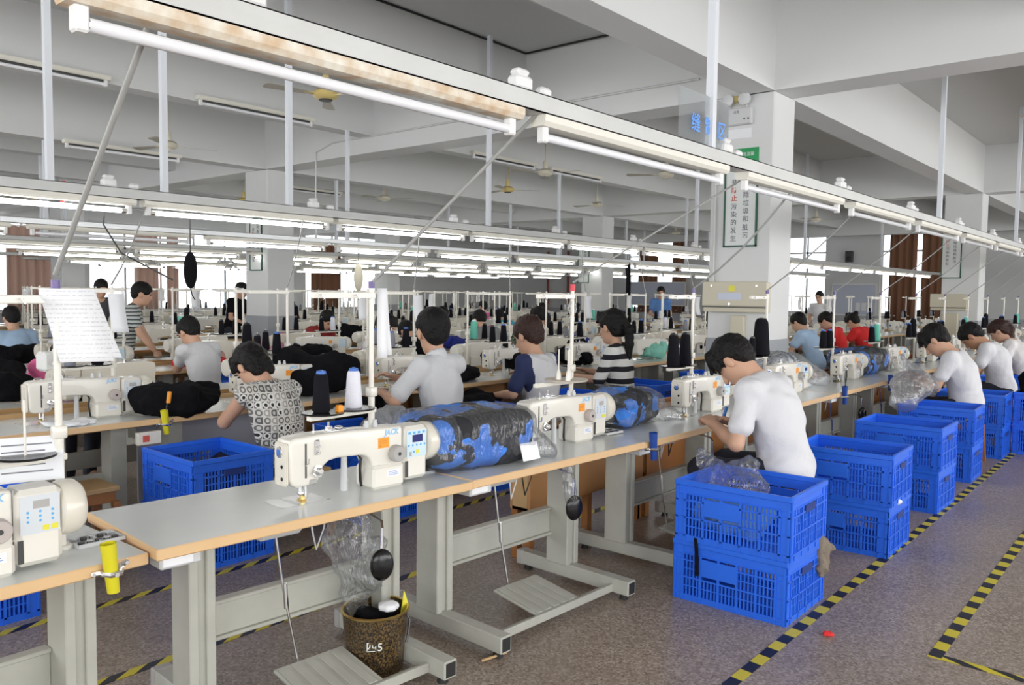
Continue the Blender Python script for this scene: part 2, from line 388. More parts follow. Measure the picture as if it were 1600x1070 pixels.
# ------------------------------------------------------------------ soft shapes: distance fields meshed by surface nets
def rotm(rx=0, ry=0, rz=0): return np.array(Matrix.Rotation(rz, 3, 'Z') @ Matrix.Rotation(ry, 3, 'Y') @ Matrix.Rotation(rx, 3, 'X'))
class Field:
    def __init__(s): s.p = []
    def cap(s, a, b, ra, rb=None, k=.02, op='u'): s.p.append(('c', np.array(a, float), np.array(b, float), ra, ra if rb is None else rb, k, op)); return s
    def chain(s, pts, rs, k=.02):
        for i in range(len(pts)-1): s.cap(pts[i], pts[i+1], rs[i], rs[i+1], k)
        return s
    def ell(s, c, r, rot=None, k=.02, op='u'): s.p.append(('e', np.array(c, float), np.array(r, float), rot, None, k, op)); return s
    def box(s, c, h, rad=.01, rot=None, k=.01, op='u'): s.p.append(('b', np.array(c, float), np.array(h, float), rot, rad, k, op)); return s
    def bounds(s, q):
        t = q[0]
        if t == 'c': return np.minimum(q[1]-q[3], q[2]-q[4]), np.maximum(q[1]+q[3], q[2]+q[4])
        r = q[2] if t == 'e' else q[2]+0.0
        if q[3] is not None: r = np.full(3, np.linalg.norm(r)) if t == 'b' else np.full(3, r.max())
        return q[1]-r, q[1]+r
    def mesh(s, name, res, mats, disp=None, smooth_iter=1):
        B = [s.bounds(q) for q in s.p if q[6] == 'u']
        lo = np.min([b[0] for b in B], 0)-3*res-.02; hi = np.max([b[1] for b in B], 0)+3*res+.02
        n = np.ceil((hi-lo)/res).astype(int)+1
        D = np.full(n, .2, np.float32)
        for q in s.p:
            bl, bh = s.bounds(q); m = q[5]+3*res+.01
            i0 = np.clip(np.floor((bl-m-lo)/res).astype(int), 0, n-1); i1 = np.clip(np.ceil((bh+m-lo)/res).astype(int)+1, 1, n)
            ax = [lo[a]+res*np.arange(i0[a], i1[a]) for a in range(3)]
            X, Y, Z = np.meshgrid(*ax, indexing='ij'); P = np.stack((X, Y, Z), -1)
            if q[0] == 'c':
                ab = q[2]-q[1]; L = max(ab@ab, 1e-9); t = np.clip(((P-q[1])@ab)/L, 0, 1)
                d = np.linalg.norm(P-q[1]-t[..., None]*ab, axis=-1)-(q[3]+(q[4]-q[3])*t)
            else:
                Q = P-q[1]
                if q[3] is not None: Q = Q@q[3]
                if q[0] == 'e':
                    k0 = np.linalg.norm(Q/q[2], axis=-1); k1 = np.linalg.norm(Q/q[2]**2, axis=-1); d = np.where(k1 > 1e-6, k0*(k0-1)/np.maximum(k1, 1e-6), -q[2].min())
                else:
                    e = np.abs(Q)-(q[2]-q[4]); d = np.linalg.norm(np.maximum(e, 0), axis=-1)+np.minimum(e.max(-1), 0)-q[4]
            sl = tuple(slice(i0[a], i1[a]) for a in range(3)); O = D[sl]; k = max(q[5], 1e-5)
            if q[6] == 'u':
                h = np.clip(.5+.5*(O-d)/k, 0, 1); D[sl] = O*(1-h)+d*h-k*h*(1-h)
            else:
                h = np.clip(.5-.5*(O+d)/k, 0, 1); D[sl] = O*(1-h)-d*h+k*h*(1-h)
        if disp is not None:
            ax = [lo[a]+res*np.arange(n[a]) for a in range(3)]; X, Y, Z = np.meshgrid(*ax, indexing='ij'); D = D+disp(X, Y, Z).astype(np.float32)
        return nets(name, D, lo, res, mats, smooth_iter)
def nets(name, D, lo, res, mats, it):
    S = D < 0; n = np.array(D.shape)
    c = np.zeros(n-1, np.int8)
    offs = [(i, j, k) for i in (0, 1) for j in (0, 1) for k in (0, 1)]
    for i, j, k in offs: c += S[i:n[0]-1+i, j:n[1]-1+j, k:n[2]-1+k]
    act = (c > 0) & (c < 8); cid = np.full(n-1, -1, np.int64); idx = np.argwhere(act); cid[act] = np.arange(len(idx))
    acc = np.zeros((len(idx), 3)); cnt = np.zeros(len(idx))
    for ax in range(3):
        o1, o2 = [a for a in range(3) if a != ax]
        for a in (0, 1):
            for b in (0, 1):
                p = np.zeros(3, int); p[o1] = a; p[o2] = b; q = p.copy(); q[ax] = 1
                A = D[tuple((idx+p).T)]; B = D[tuple((idx+q).T)]; m = (A < 0) != (B < 0)
                t = np.where(m, A/np.where(np.abs(A-B) < 1e-9, 1, A-B), 0)
                pos = np.repeat(p[None].astype(float), len(idx), 0); pos[:, ax] = t
                acc[m] += pos[m]; cnt[m] += 1
    V = lo+res*(idx+acc/np.maximum(cnt, 1)[:, None]); Fs = []
    for ax in range(3):
        o1, o2 = (ax+1) % 3, (ax+2) % 3
        sl = [slice(1, n[a]-1) for a in range(3)]; sl[ax] = slice(0, n[ax]-1); sh = list(sl); sh[ax] = slice(1, n[ax])
        A = S[tuple(sl)]; Bq = S[tuple(sh)]; e = np.argwhere(A != Bq)
        if not len(e): continue
        base = np.array([s_.start for s_ in sl]); fl = A[tuple(e.T)]; e = e+base
        def cell(d1, d2):
            q = e.copy(); q[:, o1] += d1; q[:, o2] += d2; return cid[tuple(q.T)]
        q = np.stack((cell(-1, -1), cell(0, -1), cell(0, 0), cell(-1, 0)), 1)
        q[~fl] = q[~fl][:, ::-1]; Fs.append(q)
    Fq = np.concatenate(Fs) if Fs else np.zeros((0, 4), int); Fq = Fq[(Fq >= 0).all(1)]
    for _ in range(it):
        sm = np.zeros_like(V); ct = np.zeros(len(V))
        for a in range(4):
            b = (a+1) % 4
            np.add.at(sm, Fq[:, a], V[Fq[:, b]]); np.add.at(sm, Fq[:, b], V[Fq[:, a]]); np.add.at(ct, Fq[:, a], 1); np.add.at(ct, Fq[:, b], 1)
        V = V*.5+.5*sm/np.maximum(ct, 1)[:, None]
    me = bpy.data.meshes.new(name); me.vertices.add(len(V)); me.vertices.foreach_set('co', V.astype(np.float32).ravel())
    me.loops.add(len(Fq)*4); me.loops.foreach_set('vertex_index', Fq.astype(np.int32).ravel())
    me.polygons.add(len(Fq)); me.polygons.foreach_set('loop_start', np.arange(0, len(Fq)*4, 4, dtype=np.int32))
    for m in (mats if isinstance(mats, (list, tuple)) else [mats]): me.materials.append(m)
    me.update(calc_edges=True); me.validate(); me.polygons.foreach_set('use_smooth', [True]*len(me.polygons)); return me
def folds(seed, amp, f):
    r = np.random.RandomState(seed); W_ = [(r.randn(3)*f, r.rand()*6.28, 1.0) for _ in range(7)]
    W_ += [(r.randn(3)*f*2.2, r.rand()*6.28, .45) for _ in range(7)]
    def g(X, Y, Z):
        t = 0
        for w, p, a in W_: t = t+a*np.sin(X*w[0]+Y*w[1]+Z*w[2]+p)
        return amp*t/3
    return g
def crumple(seed, amp, f):
    r = np.random.RandomState(seed); W_ = [(r.randn(3)*f*q, r.rand()*6.28, a) for q, a in ((1, 1), (1, 1), (1.6, .7), (1.6, .7), (2.6, .4), (2.6, .4))]
    def g(X, Y, Z):
        t = 0
        for w, p, a in W_: t = t+a*(np.abs(np.sin(X*w[0]+Y*w[1]+Z*w[2]+p+.8*np.sin(X*w[1]-Z*w[0]+Y*w[2]*.5)))-.6)
        return amp*t/1.8
    return g
# ------------------------------------------------------------------ the hall
XL, XR, YN, YF, ZC = -24.2, 5.6, -5.6, 29.0, 4.35
COLX, COLY = (-3.455, -11.75, -19.75), (7.72, 17.25)
structure(MB().box((XL-.3, YN-.3, -.12), (XR+.3, YF+.3, 0)).build('floor', FLOORM))
structure(MB().box((XL-.3, YN-.3, ZC), (XR+.3, YF+.3, ZC+.15)).build('ceiling', CEIL))
def wall(name, axis, at, thick, lo, hi, openings):
    """openings: (start, end, sill, head) along the wall"""
    mb = MB(); cuts = sorted(openings); p = lo
    def seg(a, b, z0, z1):
        if b-a < 1e-4 or z1-z0 < 1e-4: return
        if axis == 'x': mb.box((at, a, z0), (at+thick, b, z1))
        else: mb.box((a, at, z0), (b, at+thick, z1))
    for a, b, z0, z1 in cuts:
        seg(p, a, 0, ZC); seg(a, b, 0, z0); seg(a, b, z1, ZC); p = b
    seg(p, hi, 0, ZC)
    o = structure(mb.build(name, PLASTER))
    d = MB(); t = .012 if thick < 0 else -.012; p = lo; zt = 1.0
    if axis == 'x': d.box((at, lo, .0), (at+t, hi, .94))
    else: d.box((lo, at, .0), (hi, at+t, .94))
    d.build('dado', DADOW, o); return o
LEFT_WIN = [(7.2, 9.55, .93, 3.45), (10.05, 16.5, .93, 3.5), (17.4, 21.1, .93, 3.6)]
FAR_WIN = [(-18.2, -15.6, .98, 3.95), (-11.5, -10.1, .98, 3.95), (-8.3, -6.3, .98, 3.95)]
wall('wall_left', 'x', XL, -.25, YN, YF, LEFT_WIN)
wall('wall_far', 'y', YF, .25, XL, XR, FAR_WIN)
wall('wall_right', 'x', XR, .25, YN, YF, [(-4.5+k*4.8, -.5+k*4.8, .9, 3.6) for k in range(7)])
wall('wall_near', 'y', YN, -.25, XL, XR, [(-23.5+k*4.8, -19.5+k*4.8, .9, 3.6) for k in range(6)])
def window(n, axis, a, b, z0, z1, cols, transom):
    at = XL-.12 if axis == 'x' else YF+.12
    def P(u, w, z): return (at+w, u, z) if axis == 'x' else (u, at+w, z)
    def bar(mb, u0, u1, za, zb, w=.03):
        p, q = P(u0, -w, za), P(u1, w, zb); mb.box(tuple(map(min, p, q)), tuple(map(max, p, q)))
    f = MB(); t = .055
    bar(f, a, a+t, z0, z1, .05); bar(f, b-t, b, z0, z1, .05); bar(f, a, b, z0, z0+t, .05); bar(f, a, b, z1-t, z1, .05)
    root = structure(f.build('window_%d' % n, WINF)); us = [a+(b-a)*i/cols for i in range(cols+1)]
    m = MB(); bar(m, a, b, transom-.03, transom+.03); m.build('transom', WINF, root)
    for u in us[1:-1]:
        m = MB(); bar(m, u-.028, u+.028, z0, z1); m.build('mullion', WINF, root)
    for i in range(cols):
        for za, zb in ((z0+t, transom-.03), (transom+.03, z1-t)):
            m = MB(); bar(m, us[i]+.02, us[i+1]-.02, za, zb, .004); m.build('pane', PANE, root)
    s = MB(); p, q = P(a-.05, -.1, z0-.04), P(b+.05, .2 if axis == 'x' else -.2, z0); s.box(tuple(map(min, p, q)), tuple(map(max, p, q))); s.build('window_sill', WHITE, root)
for i, (a, b, z0, z1) in enumerate(LEFT_WIN): window(i+1, 'x', a, b, z0, z1, max(2, round((b-a)/1.1)), 2.75)
for i, (a, b, z0, z1) in enumerate(FAR_WIN): window(i+4, 'y', a, b, z0, z1, 2, 3.1)
def curtain(axis, a, b, z0, z1, m, label, seed):
    r = random.Random(seed); N = int((b-a)/.035); ph = r.random()*6; vs = []; at = XL+.12 if axis == 'x' else YF-.12
    for k, z in enumerate((z0, z0+.4*(z1-z0), z1-.06, z1)):
        for i in range(N+1):
            u = a+(b-a)*i/N; w = .05*math.sin(i*1.05+ph)+.02*math.sin(i*.43+k*.3)
            vs.append((at+w, u, z) if axis == 'x' else (u, at+w, z))
    fs = [(k*(N+1)+i, k*(N+1)+i+1, (k+1)*(N+1)+i+1, (k+1)*(N+1)+i) for k in range(3) for i in range(N)]
    o = thing('curtain', label, 'curtain', (0, 0, 0), 0, 'curtains at the windows')
    c = MB().add(vs, fs).build('fabric', m, o, smooth=80); md = c.modifiers.new('thickness', 'SOLIDIFY'); md.thickness = .006
    p0, p1 = ((at, a-.05, z1+.02), (at, b+.05, z1+.02)) if axis == 'x' else ((a-.05, at, z1+.02), (b+.05, at, z1+.02))
    MB().cyl(p0, p1, .018, n=8).build('curtain_rod', WHITE, o)
curtain('x', 7.9, 9.0, .75, 3.2, CURT2, 'pinkish brown curtain at the leftmost window of the left wall', 1)
curtain('x', 11.3, 12.0, .95, 3.2, CURT2, 'narrow pinkish curtain left of the bright gap in the long left window', 2)
curtain('x', 12.25, 12.65, .95, 3.2, CURT2, 'narrow pinkish curtain right of the bright gap in the long left window', 3)
curtain('x', 17.5, 18.9, .75, 3.2, CURT, 'brown curtain at the left wall window just right of the second column', 4)
curtain('y', -17.6, -16.7, .85, 3.95, CURT, 'brown curtain in the far wall window left of the big column', 6)
curtain('y', -16.1, -15.5, .85, 3.95, CURT, 'narrow brown curtain at the right edge of the far window left of the big column', 7)
curtain('y', -8.0, -7.15, .75, 3.95, CURT, 'tall brown curtain right of the whiteboard on the far wall', 8)
curtain('y', -7.0, -6.2, .75, 3.95, CURT, 'tall brown curtain just left of the small far column', 9)
for i, y in enumerate((-2.0,)+COLY+(26.9,)):
    structure(MB().box((XL, y-.25, 3.5), (XR, y+.18, ZC)).build('ceiling_beam', PLASTER))
for cx in COLX:
    structure(MB().box((cx+.01, YN, 3.5), (cx+.32, YF, ZC)).build('ceiling_beam', PLASTER))
for x in (-.55, 2.1, -6.25, -8.95, -14.4, -17.1, -22.3):
    structure(MB().box((x-.13, YN, 3.72), (x+.13, YF, ZC)).build('ceiling_beam', PLASTER))
structure(MB().box((2.9, YN, 3.5), (5.6, YN+.3, ZC)).build('ceiling_beam', PLASTER))
for cx in COLX:
    for cy in (-2.0,)+COLY:
        if cx > -4 and cy < 0: continue
        c = structure(MB().rbox((cx-.315, cy-.22, 0), (cx+.315, cy+.28, 3.6), .012).build('column', PLASTER))
        MB().box((cx-.322, cy-.227, 0), (cx+.322, cy+.287, 1.17)).build('dado', DADO, c)
# conduits run along the beams
MB().tube([(-10.1, 7.45, 2.35), (-10.1, 7.45, 3.62), (-9.7, 7.45, 3.72), (-3.9, 7.45, 3.72)], .012).build('beam_conduit', RAILM)
tag(bpy.data.objects['beam_conduit'], 'thin conduit running along the cross beam and dropping to the second lamp rail', 'conduit')
MB().tube([(-3.70, 7.46, 1.62), (-3.70, 7.46, 3.45)], .014).build('column_conduit', RAILM)
tag(bpy.data.objects['column_conduit'], 'straight vertical conduit on the left edge of the big front column', 'conduit')
for x, z in ((-6.075, 4.33), ):
    o = MB().tube([(x, -4, 4.335), (x, 7.4, 4.335), (-3.5, 7.42, 4.335)], .012).build('ceiling_cable', CABLE); tag(o, 'thin dark cable in the ceiling corner above the front lamp rail', 'cable')

# hazard tape on the floor
TY = tape_mat('hazard_tape_along', .19, .12, 'y'); TA = tape_mat('hazard_tape_slanted', .16, 1.5, 'y'); TX = tape_mat('hazard_tape_across', .20, 2.2, 'x')
def tape(x0, y0, x1, y1, m, label):
    o = MB().box((x0, y0, .0008), (x1, y1, .0022)).build('floor_marking_tape', m); tag(o, label, 'floor tape', 'hazard tape lines on the floor')
tape(-1.435, -1.5, -1.380, 26, TY, 'black and yellow hazard tape along the stacked blue crates')
tape(-.862, 3.92, -.806, 26, TY, 'black and yellow hazard tape at the far right of the aisle floor')
tape(-.806, 3.92, 1.6, 3.975, TX, 'short hazard tape crossing the aisle floor at the bottom right corner')
tape(-3.365, -1, -3.31, 26, TA, 'black and yellow hazard tape just behind the front row of tables')
tape(-4.19, -1, -4.135, 26, TA, 'black and yellow hazard tape in front of the second row crates')

# lamp rails with hanger poles
def rail(x, z, y0, y1, poles, m, label, w=.045, h=.075, pm=POLEW):
    o = thing('lamp_rail', label, 'lamp rail', (x, y0, z))
    b = MB(); b.box((-w, 0, -h), (w, y1-y0, -h+.006)); b.box((-w, 0, -h), (-w+.004, y1-y0, 0)); b.box((w-.004, 0, -h), (w, y1-y0, 0)); b.box((-w, 0, -.004), (w, y1-y0, 0)); b.build('trunking', m, o)
    for py in poles:
        top = ZC-z
        for bx in (-.55, 2.1, -6.25, -8.95, -14.4, -17.1): 
            if abs(x-bx) < .17: top = 3.72-z
        MB().box((-.022, py-y0-.022, 0), (.022, py-y0+.022, top)).build('hanger_pole', pm, o)
    return o
def lamp_proto(housing, tube, L=1.62):
    o = bpy.data.objects.new('ceiling_lamp', None); COL.objects.link(o)
    b = MB(); b.prism([(-.045, 0), (.045, 0), (.045, -.028), (.032, -.045), (-.032, -.045), (-.045, -.028)], -L/2-.04, L/2+.04, plane='xz'); b.build('housing', housing, o)
    MB().cyl((0, -L/2+.02, -.083), (0, L/2-.02, -.083), .0185 if tube is TUBE_OFF else .017, n=10).build('tube', tube, o, smooth=50)
    for s in (-1, 1):
        e = MB(); e.rbox((-.02, s*L/2-.018, -.108), (.02, s*L/2+.018, -.04), .006); e.cyl((0, s*(L/2-.018), -.083), (0, s*(L/2-.055), -.083), .0175, n=10, mi=1); e.build('lamp_holder', [WHITE, CHROME], o)
    return o
LP_RUST, LP_OFF, LP_ON = lamp_proto(RUST, TUBE_OFF), lamp_proto(LAMPW, TUBE_OFF), lamp_proto(LAMPW, TUBE_ON)
used_proto = set()
def lamp(proto, loc, label, group):
    if proto.name not in used_proto:
        used_proto.add(proto.name); proto.location = loc; return tag(proto, label, 'lamp', group)
    return dup(proto, loc, 0, label, group)
def socket(x, y, z, label, big=True):
    o = thing('socket_box', label, 'socket box', (x, y, z), 0, 'white boxes on the lamp rails'); s = 1 if big else .72
    MB().rbox((-.032*s, -.05*s, 0), (.032*s, .05*s, .058*s), .012).build('box', WHITE, o)
    if big: MB().rbox((-.027, -.04, .058), (.027, .034, .085), .011).build('lid', WHITE, o)
RZ = 2.40
rail(-2.12, RZ, -1.2, 27.5, (4.20, 9.35, 13.9, 19, 24), RAILM, 'grey lamp rail over the front row of tables, nearest the camera', pm=POLEW)
y = .85
for k in range(14):
    nm = 'rusty unlit fluorescent lamp at the near end of the front rail' if k == 0 else '%s unlit fluorescent lamp from the near end of the front rail' % ORD[k]
    lamp(LP_RUST if k == 0 else LP_OFF, (-2.12, y+.83, RZ-.075), nm, 'unlit lamps on the front rail')
    if k < 9:
        socket(-2.12, y+1.92-.22 if k else 2.55, RZ, 'large white socket box on the front rail beyond its %s lamp' % ORD[k])
        socket(-2.12, y+1.92-.06 if k else 2.70, RZ, 'small white socket box on the front rail beyond its %s lamp' % ORD[k], False)
    y += 1.83 if k == 0 else 1.95
socket(-2.12, 1.33, RZ, 'white socket box at the top edge above the rusty lamp', True)
y = 1.12
rail(-6.0, 2.315, -1, 26.8, (2.25, 3.05, 4.15, 6.7, 11.5, 16, 21), RAILM, 'grey lamp rail over the second row of tables with lit lamps', w=.04)
for k in range(14):
    lamp(LP_ON, (-6.0, y+.85, 2.24), '%s lit fluorescent lamp from the left on the second lamp rail' % ORD[k], 'lit lamps on the second rail')
    if k < 8:
        socket(-6.0, y+1.52, 2.315, 'large white socket box on the second rail beyond its %s lamp' % ORD[k]); socket(-6.0, y+1.70, 2.315, 'small white socket box on the second rail beyond its %s lamp' % ORD[k], False)
    y += 1.76
for r_, (x, z, y0, y1, m) in enumerate(((-8.8, 2.27, 1, 25.5, ALU), (-11.62, 2.25, 3, 25, RAILM), (-14.5, 2.27, 4, 25, RAILM), (-17.4, 2.25, 5.5, 25, RAILM), (-20.3, 2.27, 7, 25, RAILM))):
    rn = ORD[r_+2]
    rail(x, z, y0, y1, [y0+1.3+4.7*k for k in range(5)], m, ('aluminium' if r_ == 0 else 'grey')+' lamp rail with lit lamps, %s rail from the camera' % rn, w=.035, h=.06)
    y = y0+.25+.35*r_; k = 0
    while y+1.7 < y1:
        if r_ == 0 and k == 1:
            lamp(LP_OFF, (x, y+.83, z-.06), 'single unlit lamp among lit ones on the aluminium rail', 'lamps on the aluminium rail')
        else: lamp(LP_ON, (x, y+.83, z-.06), '%s lit fluorescent lamp from the left on the %s lamp rail' % (ORD[k], rn), 'lit lamps on the %s rail' % rn)
        y += 1.86; k += 1
# unlit lamps under the ceiling beams
LPC = lamp_proto(LAMPW, TUBE_OFF, 1.5)
MB().box((-.02, -.72, -.062), (.02, .72, -.046)).build('gap', DARKGAP, LPC)
for x, y, z, l in ((-8.78, 3.1, 3.78, 'unlit tube lamp fixed to the ceiling beam at the far left top'), (-8.78, 5.65, 3.78, 'unlit tube lamp on the same ceiling beam, right of the yellow fan pole'), (-11.3, 5.2, 3.5, 'unlit tube lamp under the ceiling beam beside the left column'), (-8.78, 12.2, 3.78, 'unlit tube lamp under the beam left of the middle fans'), (-6.08, 10.6, 3.78, 'unlit tube lamp under the beam beside the middle fan'), (-8.78, 10.2, 3.78, 'unlit tube lamp under the beam behind the slanting conduit'), (-14.4, 10.5, 3.72, 'far unlit tube lamp under a beam above the second rail')):
    lamp(LPC, (x, y, z), l, 'unlit lamps under the ceiling beams')

# ceiling fans
def fan_proto(col, blade):
    o = bpy.data.objects.new('ceiling_fan', None); COL.objects.link(o)
    MB().cyl((0, 0, .07), (0, 0, .62), .012, n=8).build('down_rod', col, o)
    MB().lathe([(.03, .05), (.045, .12), (.03, .19), (.012, .2)], n=14).build('canopy', col, o, smooth=40)
    MB().lathe([(.012, .07), (.08, .06), (.118, .03), (.122, -.005), (.105, -.03), (.07, -.042)], n=24).build('motor', col, o, smooth=40)
    MB().lathe([(.066, -.042), (.06, -.052), (0, -.053)], n=20).build('hub_cap', DARKGAP if col is FANY else col, o, smooth=40)
    for k in range(3):
        a = k*2*math.pi/3; M = Matrix.Rotation(a, 4, 'Z') @ Matrix.Rotation(R(9), 4, 'X'); b = MB()
        b.prism([(.19, -.035), (.58, -.065), (.61, -.05), (.62, 0), (.61, .05), (.58, .065), (.19, .035)], -.003, .003, M=M, plane='xy'); b.box((.10, -.018, -.004), (.22, .018, .004), 1, M); b.build('blade', [blade, col], o)
    return o
FP = fan_proto(FANY, FANB); FC = fan_proto(FANC, FANB)
FANS = [(FP, -6.55, 4.95, 3.47, 20, 'yellow ceiling fan hanging left of centre near the front lamp rail'), (FC, -10.5, 5.4, 3.47, 75, 'cream ceiling fan behind the thin pole at the upper left'),
        (FC, -8.1, 10.4, 3.5, 10, 'cream ceiling fan with a raised blade, centre of the picture'), (FP, -10.0, 11.7, 3.5, 50, 'yellow ceiling fan just left of the central cream fan'),
        (FC, -13.0, 11.3, 3.5, 35, 'cream ceiling fan above the second lamp rail left of centre'), (FC, -6.55, 11.5, 3.47, 95, 'cream ceiling fan left of the big front column'),
        (FC, -10.1, 14.8, 3.5, 60, 'small far ceiling fan behind the two white poles'), (FC, -7.5, 20.7, 3.5, 15, 'far ceiling fan above the bright window right of the big column'),
        (FC, -12.7, 23, 3.5, 80, 'far ceiling fan seen close to the left edge of the big column'), (FC, -1.05, 10.4, 3.5, 100, 'ceiling fan at the right edge with one blade in view'),
        (FP, -15.5, 9.6, 3.45, 25, 'yellow ceiling fan far left before the long window'), (FP, -17.6, 10.9, 3.4, 70, 'yellow ceiling fan in front of the long left window'), (FP, -17.6, 13.6, 3.4, 5, 'yellow ceiling fan at the right end of the long left window'), (FC, -19.5, 7.0, 3.5, 40, 'cream ceiling fan at the far left edge')]
for k, (p, x, y, z, a, l) in enumerate(FANS):
    if p.name not in used_proto:
        used_proto.add(p.name); p.location = (x, y, z); p.rotation_euler = (0, 0, R(a)); tag(p, l, 'fan', 'ceiling fans')
    else: dup(p, (x, y, z), R(a), l, 'ceiling fans')
    top = ZC if not any(abs(x-b) < .14 for b in (-6.25, -8.95, -14.4, -17.1)) else 3.72
    f_ = [o for o in bpy.data.objects if o.get('label') == l][0]
    if top-z > .63: MB().cyl((0, 0, .6), (0, 0, top-z), .011, n=6).build('rod_extension', FANC, f_)

# the front column: signs, emergency lamp, cabinet
CX, CYF = COLX[0], COLY[0]-.22
def sign_board(x, y, z0, z1, w, label, full=True):
    o = thing('column_sign', label, 'sign', (x, y, z0)); h = z1-z0
    b = MB(); t = .016
    b.box((-w/2, -.02, 0), (w/2, 0, t)); b.box((-w/2, -.02, h-t), (w/2, 0, h)); b.box((-w/2, -.02, 0), (-w/2+t, 0, h)); b.box((w/2-t, -.02, 0), (w/2, 0, h)); b.build('sign_frame', DGREEN, o)
    MB().box((-w/2+t, -.012, t), (w/2-t, -.002, h-t)).build('sign_panel', SIGNW, o)
    for cx, s, red in ((w*.16, '随时清除垃圾和脏污', ()), (-w*.20, '并防止污染的发生', (1, 2))):
        n = len(s); top = h-.085 if cx > 0 else h-.19
        st = .066 if full else .06
        for i, ch in enumerate(s):
            text('lettering', ch, .062, REDP if i in red else INK, o, (cx, -.0135, top-i*st*1.17), FACE_MY, bold=.0006)
    return o
sign_board(-3.445, CYF, 2.06, 2.87, .34, 'tall framed sign with vertical Chinese lettering on the big front column')
sign_board(-3.62, COLY[1]-.22, 1.95, 2.9, .34, 'framed vertical sign on the small far right column', False)
sign_board(-11.75, COLY[0]-.22, 1.9, 2.75, .34, 'framed vertical sign on the left column', False)
sign_board(-12.0, COLY[1]-.22, 1.85, 2.7, .34, 'framed vertical sign on the far middle column', False)
o = thing('exit_notice', 'green notice board on the front column behind the lamp rail', 'notice', (-3.38, CYF, 2.70)); MB().box((-.14, -.012, .1), (.10, 0, .3)).build('board', GREEN, o)
text('lettering', '环境温馨', .04, SIGNW, o, (-.02, -.0135, .24), FACE_MY)
o = thing('notice', 'small green notice on the left column under the second rail', 'notice', (-11.75, CYF, 2.78)); MB().box((-.15, -.012, 0), (.15, 0, .2)).build('board', GREEN, o)
o = thing('emergency_light', 'twin spot emergency light box on the front column', 'emergency light', (-3.49, CYF, 3.22))
MB().rbox((-.15, -.06, 0), (.15, 0, .16), .01).build('battery_box', LGREY, o)
for s in (-.085, .085):
    h = MB(); h.lathe([(.02, -.0), (.055, -.03), (.06, -.07), (.05, -.075)], (s, -.02, .235), 16, axis='y'); h.lathe([(.05, -.074), (.0, -.060)], (s, -.02, .235), 16, 1, axis='y'); h.cyl((s, -.03, .15), (s, -.03, .19), .012, n=8); h.build('spot_lamp', [LGREY, CHROME], o, smooth=50)
for dx, dz in ((.08, .05), (.12, .05)): MB().cyl((dx, -.061, dz), (dx, -.064, dz), .008, n=10).build('indicator', BLACK, o)
text('lettering', '应急', .03, INK, o, (-.0, -.0615, .12), FACE_MY)
o = MB().box((-3.60, CYF-.003, 3.10), (-3.36, CYF, 3.19)).build('paper_strip', PAPER); tag(o, 'pale paper strip under the emergency light', 'paper')
o = MB().rbox((-3.62, CYF-.05, 3.44), (-3.44, CYF, 3.5), .012).build('junction_box', FANY); tag(o, 'small cream junction box above the emergency light', 'junction box')
def cabinet(x, y, z, w, h, label, detail=True):
    o = thing('electric_cabinet', label, 'cabinet', (x, y, z)); d = .11
    MB().rbox((-w/2, -d, 0), (w/2, 0, h), .006).build('body', BEIGE, o)
    MB().rbox((-w/2-.008, -d-.014, .06), (w/2+.008, -d, h+.008), .005).build('door', BEIGE, o)
    MB().box((-w/2-.004, -d-.012, .045), (w/2+.004, -d+.01, .055)).build('seam', DARKGAP, o)
    if detail:
        MB().box((-.16, -d-.017, .12), (.08, -d-.0145, .185)).build('label_strip', BOARD, o); MB().box((-.05, -d-.017, .2), (.01, -d-.0145, .255)).build('warning_sticker', YELP, o)
        MB().cyl((-.04, -d-.016, .08), (-.04, -d-.024, .08), .012, n=10).build('lock', CHROME, o)
        for s in (-1, 1): MB().cyl((s*w*.36, -d-.014, h-.03), (s*w*.36, -d-.019, h-.03), .009, n=8).build('screw', CHROME, o)
    return o
cabinet(-3.44, CYF, 1.43, .64, .285, 'beige electric cabinet on the big front column')
o = MB().rbox((-3.50, CYF-.06, 1.18), (-3.36, CYF, 1.40), .006).build('breaker_box', BEIGE); tag(o, 'narrow beige breaker box hanging under the electric cabinet', 'breaker box')
cabinet(-3.62, COLY[1]-.22, 1.35, .60, .30, 'beige electric cabinet on the far right column', False)
o = MB().rbox((-3.72, COLY[1]-.34, .55), (-3.45, COLY[1]-.22, 1.30), .01).build('breaker_box', BEIGE); tag(o, 'tall beige duct box on the far right column', 'breaker box')
# hanging acrylic workshop sign on the front rail
o = thing('hanging_sign', 'clear acrylic sign with blue Chinese lettering above the front rail', 'sign', (-2.12, 4.12, 2.42))
MB().box((-.003, -.28, 0), (.003, .30, .26)).build('acrylic_sheet', ACRYL, o)
for i, ch in enumerate('缝制区'): text('lettering', ch, .105, mat('bright_blue_print', (.12, .35, .90), .5), o, (.0045, -.10+.155*i, .09), FACE_X, bold=.001)
